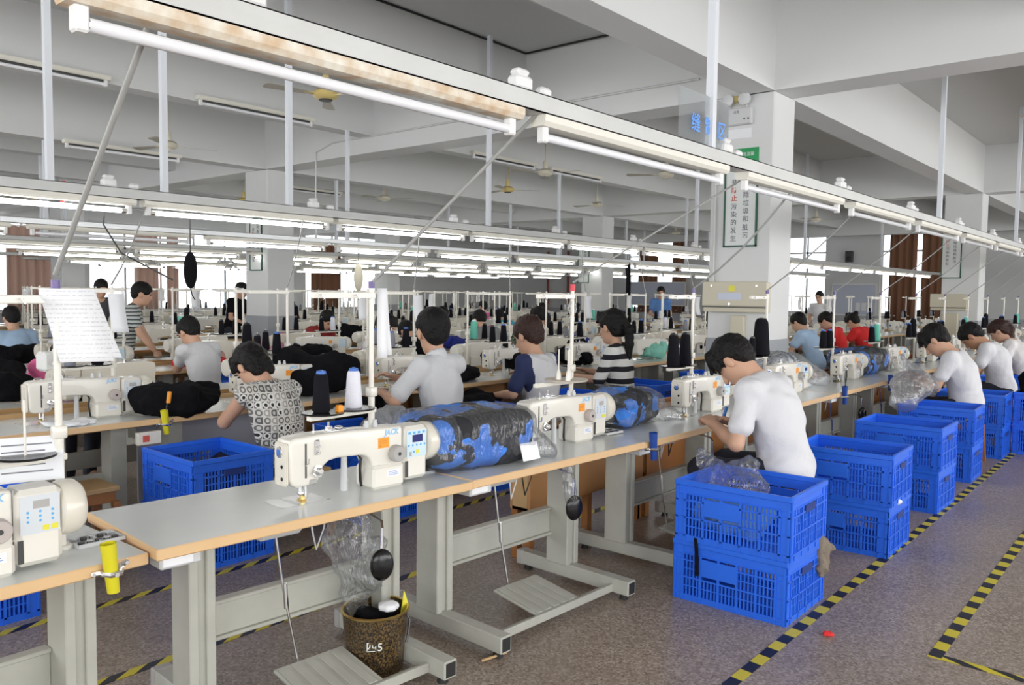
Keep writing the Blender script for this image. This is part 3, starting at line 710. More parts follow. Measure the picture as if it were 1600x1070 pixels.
# far wall: whiteboards and hangings
for x0, x1, z0, z1, l in ((-9.85, -8.4, .95, 2.0, 'pale blue notice board on the far wall between the windows'), (-18.0, -15.4, 1.15, 2.05, 'pale board under the far window left of the big column')):
    o = thing('notice_board', l, 'board', ((x0+x1)/2, YF-.26 if x0 < -12 else YF, z0)); w = (x1-x0)/2
    MB().box((-w, -.03, 0), (w, -.01, z1-z0)).build('panel', BOARD, o)
    f = MB(); f.box((-w, -.04, -.02), (w, 0, .02)); f.box((-w, -.04, z1-z0-.02), (w, 0, z1-z0+.02)); f.box((-w-.02, -.04, -.02), (-w+.02, 0, z1-z0+.02)); f.box((w-.02, -.04, -.02), (w+.02, 0, z1-z0+.02)); f.build('board_frame', WHITE, o)
    if x0 < -12:
        for q in (-w+.1, w-.1): MB().box((q-.02, -.03, -z0), (q+.02, .0, -.02)).build('leg', WHITE, o)
    for k in range(3): MB().box((w*.1+k*.2, -.034, .15), (w*.1+k*.2+.15, -.031, .42)).build('sheet', PAPER, o)
o = thing('speaker', 'small black loudspeaker high on the far wall', 'speaker', (-9.3, YF, 2.75)); MB().rbox((-.12, -.16, 0), (.12, 0, .38), .01).build('body', BLACK, o); MB().cyl((0, -.16, .12), (0, -.165, .12), .08, n=16).build('cone', RUBBER, o)
o = MB().prism([(-20.3, 2.05), (-18.9, 2.05), (-19.6, .95)], YF-.05, YF-.02, plane='xz').build('pennant', mat('dark_red_banner', (.22, .03, .03), .8)); tag(o, 'dark red triangular pennant on the far wall', 'pennant')
for x, l in ((-22.3, 'dark red pipe on the far wall near the left corner'), (-21.2, 'second dark red pipe on the far wall left of the far middle column')):
    o = MB().cyl((x, YF-.08, 0), (x, YF-.08, 3.4), .05, n=10).build('wall_pipe', mat('dark_red_paint', (.25, .06, .05), .5)); tag(o, l, 'pipe')
# ------------------------------------------------------------------ sewing tables
TT = .77                                    # table height
def add_table_top(L, W_, h=.038):
    m = MB(); m.rbox((-W_/2, -L/2, -h), (W_/2, L/2, 0), .004); me = m.mesh('table_top', [EDGE, LAM])
    for p in me.polygons:
        if p.normal.z > .9: p.material_index = 1
    return me
def table_proto(level, L=1.34, W_=.62, legs=(-.5, .5), extra=True, edge=None, knee=True):
    o = bpy.data.objects.new('sewing_table', None); COL.objects.link(o); me = add_table_top(L, W_)
    if edge: me.materials[0] = edge
    t = mobj('table_top', me, o, (0, 0, TT)); zt = TT-.038
    for ly in legs:
        b = MB()
        if level:
            b.rbox((-.075, ly-.05, .10), (.075, ly-.015, zt), .004); b.rbox((-.075, ly+.015, .10), (.075, ly+.05, zt), .004); b.box((-.06, ly-.02, .10), (.06, ly+.02, zt)); b.rbox((-.20, ly-.04, zt-.03), (.22, ly+.04, zt), .004)
        else: b.box((-.07, ly-.05, .10), (.07, ly+.05, zt))
        b.build('leg', STEEL, o)
        b = MB()
        if level:
            b.rbox((-.30, ly-.034, .03), (.47, ly+.034, .105), .004); b.box((.4702, ly-.026, .038), (.4706, ly+.026, .097), 1)
            for fx in (-.25, .42): b.cyl((fx, ly, 0), (fx, ly, .032), .024, .018, 10, 1)
        else: b.box((-.28, ly-.034, .0), (.42, ly+.034, .10))
        b.build('foot', [STEEL, RUBBER], o)
        if level: MB().rbox((-.312, ly-.037, .026), (-.27, ly+.037, .108), .004).build('end_cap', GREYPL, o)
    b = MB(); b.rbox((-.07, legs[0]+.05, .27), (-.05, legs[1]-.05, .40), .003)
    if level: b.rbox((-.085, legs[0]+.05, .395), (-.035, legs[1]-.05, .41), .003); b.rbox((-.085, legs[0]+.05, .255), (-.035, legs[1]-.05, .27), .003)
    b.build('stretcher', STEEL, o)
    if level:
        b = MB(); b.rbox((.36, legs[0]+.034, .035), (.375, legs[1]-.034, .075), .002); b.rbox((.30, legs[0]+.034, .035), (.36, legs[1]-.034, .045), .002); b.build('treadle_bar', STEEL, o)
        py = (legs[0]+legs[1])/2+.02; M = Matrix.Translation((.22, py, .085)) @ Matrix.Rotation(R(9), 4, 'Y'); b = MB(); b.rbox((-.16, -.16, -.008), (.15, .16, .008), .005, 0, M)
        for k in range(5): b.rbox((-.14, -.15+.06*k, .008), (.13, -.11+.06*k, .012), .0015, 0, M)
        b.build('pedal', STEEL, o)
        MB().tube([(.06, py-.05, .115), (.04, py-.10, .42), (.03, py-.13, zt-.07)], .0055, 8).build('pedal_rod', CHROME, o); MB().cyl((.045, py-.09, .34), (.043, py-.095, .44), .010, n=8).build('rod_clamp', CHROME, o)
        MB().rbox((-.08, py-.26, zt-.075), (.14, py-.06, zt), .018).build('control_box', LGREY, o)
        b = MB(); b.rbox((.17, -L/2+.03, zt-.05), (.26, -L/2+.17, zt), .006); b.box((.2605, -L/2+.04, zt-.04), (.2615, -L/2+.14, zt-.012), 1); b.build('switch_box', [LGREY, PAPER], o)
        if not knee: return o
        ky = legs[1]-.12; b = MB(); b.tube([(.0, ky+.05, zt-.02), (.02, ky+.04, zt-.09), (.14, ky+.02, zt-.10), (.17, ky, zt-.12), (.175, ky-.01, zt-.24)], .0065, 8); b.cyl((.02, ky-.03, zt-.09), (.02, ky+.10, zt-.09), .008, n=8); b.build('knee_bar', CHROME, o)
        b = MB(); b.lathe([(0, .020), (.03, .018), (.046, .008), (.05, 0), (.045, -.012), (0, -.014)], n=24, axis='x', M=Matrix.Translation((.185, ky-.012, zt-.27)) @ Matrix.Rotation(R(-25), 4, 'Z') @ Matrix.Diagonal((1, 1, 1.35, 1))); b.build('knee_pad', BLACK, o, smooth=50)
        for k, (a, c, m) in enumerate(((.1, .18, CABLEW), (.2, .30, CABLE))):
            if extra: MB().tube([(-.1, py+a, zt-.02), (-.08, py+a+.01, zt-.16), (-.1, py+(a+c)/2, zt-.24), (-.1, py+c, zt-.15), (-.12, py+c+.02, zt-.02)], .004, 6).build('cable', m, o)
    return o
# ------------------------------------------------------------------ sewing machine heads (needle at the origin, operator on +x, pillar towards +y)
PROFILE = [(.312, 0), (.312, .085), (.308, .112), (.296, .134), (.276, .148), (.25, .154), (.14, .158), (.10, .152), (.075, .135), (.060, .105), (.052, .082), (.03, .068), (-.045, .066), (-.066, .078), (-.076, .10), (-.080, .232), (-.072, .252), (-.05, .260), (.05, .264), (.20, .262), (.47, .252), (.47, 0)]
def machine_proto(level, screen=1, sticker=True, logo='JACK', emblem=True, name='sewing_machine', cap=True):
    o = bpy.data.objects.new(name, None); COL.objects.link(o)
    if level == 0:                                             # far copies: small in the photograph, joined
        b = MB(); b.prism(PROFILE[::1], -.05, .05); b.box((-.065, .31, 0), (.064, .47, .10)); b.rbox((-.06, .472, .015), (.058, .60, .245), .015, 0); b.lathe([(.08, .60), (.084, .63), (.07, .675), (0, .677)], (0, 0, .165), 12, axis='y')
        b.cyl((0, 0, .002), (0, 0, .07), .007, n=6, mi=1); b.box((-.085, -.11, 0), (.06, .10, .003), 1)
        b.cyl((.05, .42, .135), (.086, .42, .135), .028, n=10, mi=2); b.box((.0505, .335, .17), (.0515, .385, .21), 3); b.box((.0585, .487, .12), (.0595, .587, .225), 4)
        b.cyl((.05, .04, .13), (.075, .04, .13), .016, n=8, mi=1); b.cyl((.0, .14, .262), (.0, .14, .285), .018, n=8, mi=1); b.cyl((-.02, .23, 0), (-.02, .23, .155), .011, n=6, mi=2)
        b.box((-.04, -.082, .15), (-.01, -.0805, .19), 5)
        b.build('machine_head', [CREAM2 if screen else CREAM, CHROME, GREYPL, ORANGE if sticker else CREAM, PANEL if screen else CREAM2, BLUEI], o); return o
    b = MB(); b.prism(PROFILE, -.052, .052); b.build('arm', CREAM2, o, smooth=35, bevel=(.013, 3, 60))
    b = MB(); b.box((.0521, .4685, .10), (.0530, .4715, .25)); b.box((.0521, .30, .099), (.0524, .4685, .1008)); b.build('seam', GREYPL, o)
    b = MB(); b.rbox((-.068, .306, 0), (.066, .4705, .098), .012); b.box((.0525, .35, .10), (.0545, .47, .102)); b.build('base_housing', CREAM2, o)
    b = MB(); b.rbox((-.062, .473, .014), (.060, .604, .246), .016); b.box((.0603, .476, .028), (.0613, .492, .098), 1); b.build('control_housing', [CREAM2, DARKGAP], o)
    if cap: MB().lathe([(.070, .600), (.083, .606), (.087, .628), (.084, .655), (.070, .672), (.03, .680), (0, .680)], (0, 0, .163), 28, axis='y').build('hand_wheel', CREAM, o, smooth=40)
    b = MB(); b.box((.0605, .484, .112), (.0615, .594, .228), 0)
    if screen == 1:
        b.box((.0616, .515, .176), (.0622, .572, .208), 1)
        for i in range(5): b.cyl((.0616, .495+.022*i, .163), (.0626, .495+.022*i, .163), .005, n=8, mi=2)
        for i in range(4): b.box((.0616, .492+.026*i, .212), (.0620, .506+.026*i, .222), 2)
        b.box((.0616, .535, .125), (.0622, .552, .142), 3); b.box((.0616, .498, .117), (.0622, .511, .136), 4); b.cyl((.0616, .523, .134), (.0626, .523, .134), .005, n=8, mi=2)
        b.build('control_panel', [PANEL, LCD, CYAN, YELP, GREYPL], o)
    else:
        b.box((.0616, .52, .188), (.0622, .565, .212), 1)
        for i in range(3):
            for j in range(3): b.cyl((.0616, .505+.034*i, .150+.014*j), (.0624, .505+.034*i, .150+.014*j), .004, n=8, mi=2)
        b.box((.0616, .545, .118), (.0622, .563, .134), 3); b.box((.0616, .570, .118), (.0622, .588, .134), 3); b.build('control_panel', [mat('pale_panel', (.66, .70, .74), .4), GREYPL, CYAN, YELP], o)
    b = MB(); b.lathe([(.034, 0), (.036, .006), (.035, .030), (.031, .036), (0, .036)], (.052, .425, .142), 24, axis='x'); b.cyl((.086, .425, .142), (.0895, .425, .142), .008, n=10, mi=1); b.build('stitch_dial', [GREYPL if screen == 1 else mat('warm_grey_plastic', (.50, .44, .42), .5), DARKGAP], o, smooth=40)
    if sticker:
        b = MB(); b.box((.0522, .338, .170), (.0528, .396, .214)); b.box((.0528, .345, .198), (.0531, .385, .201), 1); b.box((.0528, .345, .190), (.0531, .38, .193), 1); b.cyl((.0528, .349, .179), (.0531, .349, .179), .004, n=8, mi=1); b.build('orange_sticker', [ORANGE, mat('dark_orange_print', (.70, .22, .02), .5)], o)
    text('logo', logo, .032, LOGOC, o, (.0524, .408, .2325), FACE_X, shear=.2, bold=.0010)
    b = MB(); b.box((.0663, .375, .046), (.0667, .445, .076)); 
    for k in range(3): b.box((.0667, .382, .053+.007*k), (.0669, .436-.006*k, .055+.007*k), 1)
    b.build('rating_label', [PAPER, BLUEI], o)
    # head end
    b = MB(); b.rbox((-.044, -.088, .076), (.044, -.078, .242), .008); 
    for z in (.150, .102): b.cyl((.012, -.0885, z), (.012, -.0900, z), .0075, n=12, mi=1)
    b.build('face_plate', [CREAM, BLACK], o)
    if emblem: b = MB(); b.lathe([(.019, 0), (.017, .003), (0, .004)], n=20, axis='y', M=Matrix.Translation((-.006, -.0885, .205)) @ Matrix.Rotation(R(180), 4, 'Z') @ Matrix.Diagonal((1, 1, 1.25, 1))); b.cyl((-.006, -.0915, .205), (-.006, -.0935, .205), .011, n=16, mi=1); b.build('emblem', [CHROME, BLUEI], o)
    b = MB(); b.box((.0515, -.012, .10), (.0530, -.004, .235), 1); b.tube([(.055, -.008, .15), (.072, -.008, .16), (.074, -.008, .18)], .003, 6); b.build('take_up_lever', [CHROME, DARKGAP], o)
    b = MB()
    b.lathe([(.020, 0), (.020, .004), (.012, .006), (.020, .008), (.021, .012), (.013, .014), (.013, .030), (.010, .033), (0, .033)], (.052, .040, .125), 18, axis='x'); b.tube([(.054, .012, .118), (.075, .012, .118), (.078, .020, .112), (.070, .030, .108)], .0022, 6); b.build('tension_dial', CHROME, o, smooth=40)
    b = MB(); b.rbox((.052, .030, .185), (.060, .052, .245), .003); b.cyl((.060, .041, .195), (.072, .041, .195), .006, n=10); b.cyl((.060, .041, .222), (.072, .041, .222), .006, n=10); b.rbox((.052, .028, .065+.03), (.058, .06, .078+.03), .002); b.build('thread_guide', CHROME, o)
    b = MB(); b.rbox((.045, .008, .072), (.060, .040, .092), .004); b.build('reverse_lever', GREYPL, o)
    b = MB(); b.cyl((0, 0, .030), (0, 0, .07), .0075, n=12); b.cyl((.016, .014, .018), (.016, .014, .068), .005, n=8); b.rbox((-.010, -.008, .022), (.012, .012, .038), .002); b.cyl((0, 0, .001), (0, 0, .03), .002, n=6); b.build('needle_bar', CHROME, o, smooth=50)
    b = MB(); b.rbox((-.012, -.010, .003), (.030, .012, .008), .002); b.rbox((.002, -.005, .007), (.018, .010, .024), .002); b.build('presser_foot', BRASS, o)
    b = MB(); b.rbox((-.085, -.115, .0), (.062, .10, .0022), .0008); b.rbox((-.04, -.03, .0022), (.04, .03, .0034), .0006); b.box((-.085, -.045, .0022), (.062, -.043, .0026), 1); b.build('bed_plate', [CHROME, DARKGAP], o)
    b = MB(); b.rbox((-.025, .11, .262), (.022, .20, .268), .002); b.cyl((0, .13, .268), (0, .13, .282), .016, n=14); b.cyl((0, .13, .282), (0, .13, .30), .005, n=8); b.rbox((-.012, .165, .268), (.016, .19, .279), .003); b.cyl((.0, .06, .262), (.0, .06, .298), .0035, n=8); b.tube([(.0, -.03, .26), (.01, -.03, .275), (.02, .0, .278), (.02, .02, .262)], .0035, 6); b.build('bobbin_winder', CHROME, o, smooth=40)
    b = MB(); 
    for y in (.315, .36): b.cyl((-.0, y, .255), (-.0, y, .272), .012, n=12); b.cyl((0, y, .272), (0, y, .285), .009, n=12)
    b.build('oil_cap', LGREY, o, smooth=40)
    MB().cyl((-.03, .225, .0), (-.03, .225, .155), .016, .012, 14).build('thread_post', LGREY, o, smooth=50)
    MB().tube([(-.02, .285, .15), (-.015, .298, .125), (-.012, .292, .08), (-.02, .300, .03), (-.02, .306, .005)], .006, 8).build('cable', CABLE, o)
    return o
# ------------------------------------------------------------------ thread stands and cones
def stand_proto(level=1, h=.84, discs=True):
    o = bpy.data.objects.new('thread_stand', None); COL.objects.link(o); n = 10 if level else 6
    b = MB(); b.cyl((0, 0, 0), (0, 0, h*.45), .0145, n=n); b.cyl((0, 0, h*.45), (0, 0, h), .0115, n=n); b.rbox((-.02, -.02, h*.43), (.02, .02, h*.48), .004); b.cyl((0, 0, 0), (0, 0, .012), .035, n=n); b.build('pole', CREAM2, o, smooth=50)
    b = MB(); b.rbox((-.012, -.34, h-.045), (.012, .015, h-.018), .003)
    if level:
        for y in (-.11, -.30): b.tube([(.0, y, h-.03), (.03, y, h-.03), (.03, y+.01, h-.045), (.022, y+.012, h-.05)], .003, 6, 1)
    b.build('top_arm', [CREAM2, CHROME], o)
    b = MB(); b.rbox((-.014, -.35, h*.345), (.014, .02, h*.345+.022), .003); b.build('tray_arm', CREAM2, o)
    if discs:
        for y in (-.10, -.275):
            MB().lathe([(.02, 0), (.088, .002), (.090, .006), (.086, .009), (.02, .008)], (0, y, h*.345+.022), 24 if level else 12).build('spool_disc', BLACK, o)
            MB().cyl((0, y, h*.345+.02), (0, y, h*.345+.205), .004, n=8).build('spool_pin', CREAM2, o)
    if level:
        MB().cyl((0, 0, h), (0, 0, h+.03), .014, n=10).build('pole_cap', mat('purple_plastic', (.16, .12, .30), .4), o)
    return o
def cone_proto(m, r=.038, h=.16, tip=BLUEI):
    o = bpy.data.objects.new('thread_cone', None); COL.objects.link(o)
    MB().lathe([(r*.85, 0), (r, .008), (r*.74, h*.92), (r*.6, h), (0, h)], n=20).build('yarn', m, o, smooth=45)
    MB().lathe([(r*.55, h), (r*.5, h+.012), (r*.2, h+.014), (r*.2, h+.016)], n=14).build('cone_tip', tip, o, smooth=45)
    return o
CONES = {}
def cone(kind, loc, label, group=None, share=False, parts=True):
    m, r, h, tip = {'b': (THREADB, .038, .16, BLUEI), 'w': (THREADW, .038, .16, BLUEI), 'g': (THREADG, .046, .19, PAPER), 'B': (THREADB, .046, .22, BLACK), 'n': (THREADN, .036, .13, BLUEI), 'T': (THREADB, .075, .30, BLACK), 's': (THREADB, .034, .15, BLACK)}[kind]
    if kind not in CONES:
        CONES[kind] = cone_proto(m, r, h, tip); CONES[kind].location = loc; return tag(CONES[kind], label, 'thread cone', group, share)
    return dup(CONES[kind], loc, 0, label, group, share)
# ------------------------------------------------------------------ crates
def crate_proto(lx=.60, ly=.50, h=.318):
    o = bpy.data.objects.new('plastic_crate', None); COL.objects.link(o)
    b = MB(); q = .018
    for z0, z1, out in ((h-.028, h, .010), (h-.075, h-.066, .006)):
        b.rbox((-lx/2-out, -ly/2-out, z0), (lx/2+out, -ly/2+.008, z1), .003); b.rbox((-lx/2-out, ly/2-.008, z0), (lx/2+out, ly/2+out, z1), .003)
        b.rbox((-lx/2-out, -ly/2+.008, z0), (-lx/2+.008, ly/2-.008, z1), .003); b.rbox((lx/2-.008, -ly/2+.008, z0), (lx/2+out, ly/2-.008, z1), .003)
    b.build('rim', BLUEP, o)
    def panel(L, cols, handle):
        b = MB(); zt = h-.07; c0 = -L/2+.05; w = (L-.10)/cols
        b.box((-L/2, -.004, 0), (c0, .006, h-.027)); b.box((L/2-.05, -.004, 0), (L/2, .006, h-.027)); b.box((c0, -.004, 0), (-c0, .006, .03)); b.box((c0, 0, zt), (-c0, .006, h-.028))
        for z in (.03, .125, .215): b.box((-L/2, -.009, z-.004), (L/2, .002, z+.004))
        for i in range(cols+1): b.box((c0+w*i-.006, -.009, 0), (c0+w*i+.006, .004, h-.07))
        for s in (-1, 1): b.box((s*(L/2-.006)-.006, -.009, 0), (s*(L/2-.006)+.006, .004, h-.03))
        for i in range(cols):
            for k in range(1, 5):
                x = c0+w*i+w*k/5
                if not handle and cols//2-1 <= i <= cols//2 and cols == 5: b.box((x-.004, -.003, .03), (x+.004, .004, .125))
                else: b.box((x-.004, -.003, .03), (x+.004, .004, zt))
        for z in (.078, .17): b.box((c0, -.002, z-.003), (-c0, .003, z+.003))
        if not handle: b.rbox((c0+w*(cols//2-1)+.004, -.010, .145), (c0+w*(cols//2+1)-.004, .003, .235), .003)
        else: b.rbox((-.07, -.012, .205), (.07, .0, .245), .003, 1)
        return b.mesh('side_panel', [BLUEP, mat('dark_blue_recess', (.006, .03, .2), .6)])
    pl, ps = panel(lx, 5, False), panel(ly, 4, True)
    mobj('side_panel', pl, o, (0, -ly/2, 0), 0); mobj('side_panel', pl, o, (0, ly/2, 0), math.pi); mobj('end_panel', ps, o, (lx/2, 0, 0), math.pi/2); mobj('end_panel', ps, o, (-lx/2, 0, 0), -math.pi/2)
    b = MB(); b.box((-lx/2+.006, -ly/2+.006, .004), (lx/2-.006, ly/2-.006, .010))
    for k in range(6): b.box((-lx/2, -ly/2+.04+k*(ly-.08)/5-.006, 0), (lx/2, -ly/2+.04+k*(ly-.08)/5+.006, .012))
    b.build('base', BLUEP, o); return o
# ------------------------------------------------------------------ stools, cloth heaps, bundles
def stool_proto():
    o = bpy.data.objects.new('wooden_stool', None); COL.objects.link(o)
    MB().rbox((-.15, -.24, .415), (.15, .24, .445), .006).build('seat', PLY, o)
    MB().rbox((-.13, -.22, .35), (.13, .22, .415), .004).build('apron', WOOD, o)
    for sx in (-1, 1):
        for sy in (-1, 1):
            b = MB(); b.add([(sx*(.135+.02*a)+dx, sy*(.215+.02*a)+dy, z) for z, a in ((0, 1), (.36, 0)) for dx, dy in ((-.02, -.02), (.02, -.02), (.02, .02), (-.02, .02))], [(0, 1, 5, 4), (1, 2, 6, 5), (2, 3, 7, 6), (3, 0, 4, 7), (0, 3, 2, 1), (4, 5, 6, 7)]); b.build('leg', WOOD, o)
    MB().rbox((-.14, -.012, .14), (.14, .012, .18), .003).build('stretcher', WOOD, o)
    return o
def heap(name, label, cat, loc, size, m, seed, rz=0, res=None, group=None, n=7, k=.05):
    r = random.Random(seed); F = Field(); sx, sy, sz = size
    F.ell((0, 0, sz*.35), (sx*.44, sy*.44, sz*.40), k=k)
    for i in range(n):
        a = r.random()*6.28; q = r.random()*.30+.12; F.ell((math.cos(a)*sx*q, math.sin(a)*sy*q, sz*(.25+.35*r.random())), (sx*(.14+.14*r.random()), sy*(.14+.14*r.random()), sz*(.20+.18*r.random())), rotm(0, r.uniform(-.5, .5), r.random()*3), k)
    F.box((0, 0, -sz), (sx*2, sy*2, sz*1.0), .001, None, .001, 's')
    res = res or max(.011, max(size)/48); f = 16/max(size)**.5
    me = F.mesh(name, res, m, folds(seed, min(.014, sz*.10), f), 1)
    return tag(mobj(name, me, None, loc, rz), label, cat, group)
def bundle(label, loc, size, cloth, seed, rz=0, tail=None, paper=None, film=FILM, res=.012, group='bagged bundles on the tables', amp=.012):
    """folded garments wrapped in a clear plastic bag"""
    o = thing('bagged_bundle', label, 'bag', loc, rz, group); sx, sy, sz = size
    F = Field(); F.box((0, 0, sz*.5), (sx*.46, sy*.46, sz*.47), min(size)*.28, None, .03); F.ell((sx*.02, sy*.05, sz*.6), (sx*.42, sy*.42, sz*.42), None, .04)
    F.box((0, 0, -.5), (2, 2, .502), .001, None, .001, 's')
    mobj('garments', F.mesh('garments', res, cloth, folds(seed, amp*.9, 11)), o)
    G = Field(); G.box((0, 0, sz*.5), (sx*.49, sy*.49, sz*.495), min(size)*.30, None, .03); G.ell((sx*.02, sy*.05, sz*.6), (sx*.46, sy*.46, sz*.44), None, .04)
    if tail:
        for (a, b, ra, rb) in tail: G.cap(a, b, ra, rb, .05)
    G.box((0, 0, -.5), (2, 2, .5), .001, None, .001, 's')
    mobj('plastic_bag', G.mesh('plastic_bag', res, film, crumple(seed+1, amp*.8, 16), 0), o)
    if paper:
        (px, py, pz), (w, h), nrm = paper
        M = Matrix.Translation((px, py, pz)) @ Matrix.Rotation(nrm, 4, 'Z') @ Matrix.Rotation(R(-18), 4, 'Y'); b = MB(); b.box((0, -w/2, -h/2), (.002, w/2, h/2), 0, M); b.build('paper_label', PAPER, o)
    return o
def paper_lines():
    m = mat('printed_paper', (.84, .85, .88), .7); nt, b, new, ln = nodes(m); tc = new('ShaderNodeTexCoord'); s = new('ShaderNodeSeparateXYZ'); ln(tc.outputs['Object'], s.inputs[0])
    n = new('ShaderNodeTexNoise'); n.inputs['Scale'].default_value = 160; ln(tc.outputs['Object'], n.inputs['Vector'])
    f = math_n(nt, 'FRACT', math_n(nt, 'MULTIPLY', s.outputs[2], 70)); l = math_n(nt, 'LESS_THAN', f, .3); g = math_n(nt, 'GREATER_THAN', n.outputs['Fac'], .47)
    mx = new('ShaderNodeMix'); mx.data_type = 'RGBA'; ln(math_n(nt, 'MULTIPLY', math_n(nt, 'MULTIPLY', l, g), .30), mx.inputs[0]); mx.inputs[6].default_value = (.84, .85, .88, 1); mx.inputs[7].default_value = (.25, .25, .3, 1); ln(mx.outputs[2], b.inputs['Base Color']); return m
PRINTED = paper_lines()
def paper(label, loc, w, h, rz, tilt=0, curl=.02, m=None, group='papers hung on thread stands', skew=0, sheets=1):
    """sheet hanging from its top edge; its face looks along the local -y"""
    o = thing('paper_sheet', label, 'paper', loc, rz, group)
    for s in range(sheets):
        N = 6; vs = []; off = s*.012
        for i in range(N+1):
            for x in (-w/2, w/2):
                t = i/N; vs.append((x+skew*t+off*t*2, curl*math.sin(t*3)+tilt*t*h+off, -h*t+(.01*s)))
        fs = [(2*i, 2*i+1, 2*i+3, 2*i+2) for i in range(N)]
        c = MB().add(vs, fs).build('sheet', m or PRINTED, o, smooth=80); md = c.modifiers.new('thickness', 'SOLIDIFY'); md.thickness = .0015
    return o
def hull(label, name, cat, loc, fld, m, res, seed, amp=.008, f=20, rz=0, group=None):
    return tag(mobj(name, fld.mesh(name, res, m, (crumple if 'plastic' in name else folds)(seed, amp, f), 0), None, loc, rz), label, cat, group)
# ------------------------------------------------------------------ people
def dirv(a): return np.array((math.sin(a), 0, math.cos(a)))
def fwdv(a): return np.array((math.cos(a), 0, -math.sin(a)))
def hand(F, w, d, up, side, s, curl=.6):
    """wrist w, pointing along d, back of the hand towards up; side +1 left hand, -1 right hand"""
    d = d/np.linalg.norm(d); up = up-d*(up@d); up = up/np.linalg.norm(up); lat = np.cross(up, d)*side     # towards the thumb for palm-down hands
    lat = -lat
    kn = w+d*.085*s
    for q in (-.026, -.009, .009, .026): F.cap(w+d*.012*s+lat*q*.7*s, kn+lat*q*s, .0155*s, .0125*s, .012)
    for q, L in ((.028, .070), (.0095, .078), (-.0095, .073), (-.028, .058)):
        a = kn+lat*q*s; th = curl*.55; d1 = d*math.cos(th)-up*math.sin(th); b = a+d1*L*.46*s; th2 = curl*1.35; d2 = d*math.cos(th2)-up*math.sin(th2); c = b+d2*L*.32*s; th3 = curl*2.0; d3 = d*math.cos(th3)-up*math.sin(th3); e = c+d3*L*.26*s
        F.cap(a, b, .0105*s, .0095*s, .003); F.cap(b, c, .0095*s, .0088*s, .003); F.cap(c, e, .0088*s, .0078*s, .003)
    a = w+d*.028*s+lat*.026*s; b = a+(d*.75+lat*.62-up*.15)*.042*s; c = b+(d*.92+lat*.1-up*.3)*.034*s
    F.cap(w+d*.015*s+lat*.012*s, a, .016*s, .0145*s, .010); F.cap(a, b, .0135*s, .0115*s, .004); F.cap(b, c, .0115*s, .009*s, .004)
def ell_obj(name, c, r, m, parent, rot=None):
    b = MB(); N, K = 10, 7; vs = []; fs = []
    for i in range(K+1):
        p = math.pi*i/K
        for j in range(N): t = 2*math.pi*j/N; vs.append((r[0]*math.sin(p)*math.cos(t), r[1]*math.sin(p)*math.sin(t), r[2]*math.cos(p)))
    for i in range(K):
        for j in range(N): fs.append((i*N+j, i*N+(j+1) % N, (i+1)*N+(j+1) % N, (i+1)*N+j))
    M = Matrix.Translation(Vector(c)) @ (Matrix(rot.tolist()).to_4x4() if rot is not None else Matrix.Identity(4))
    return b.add(vs, fs, 0, M).build(name, m, parent, smooth=80)
def cloth_folds(seed, a):
    f1, f2 = folds(seed, a*.8, 13), crumple(seed+40, a*.75, 11)
    return lambda X, Y, Z: f1(X, Y, Z)+f2(X, Y, Z*.6)-a*.55
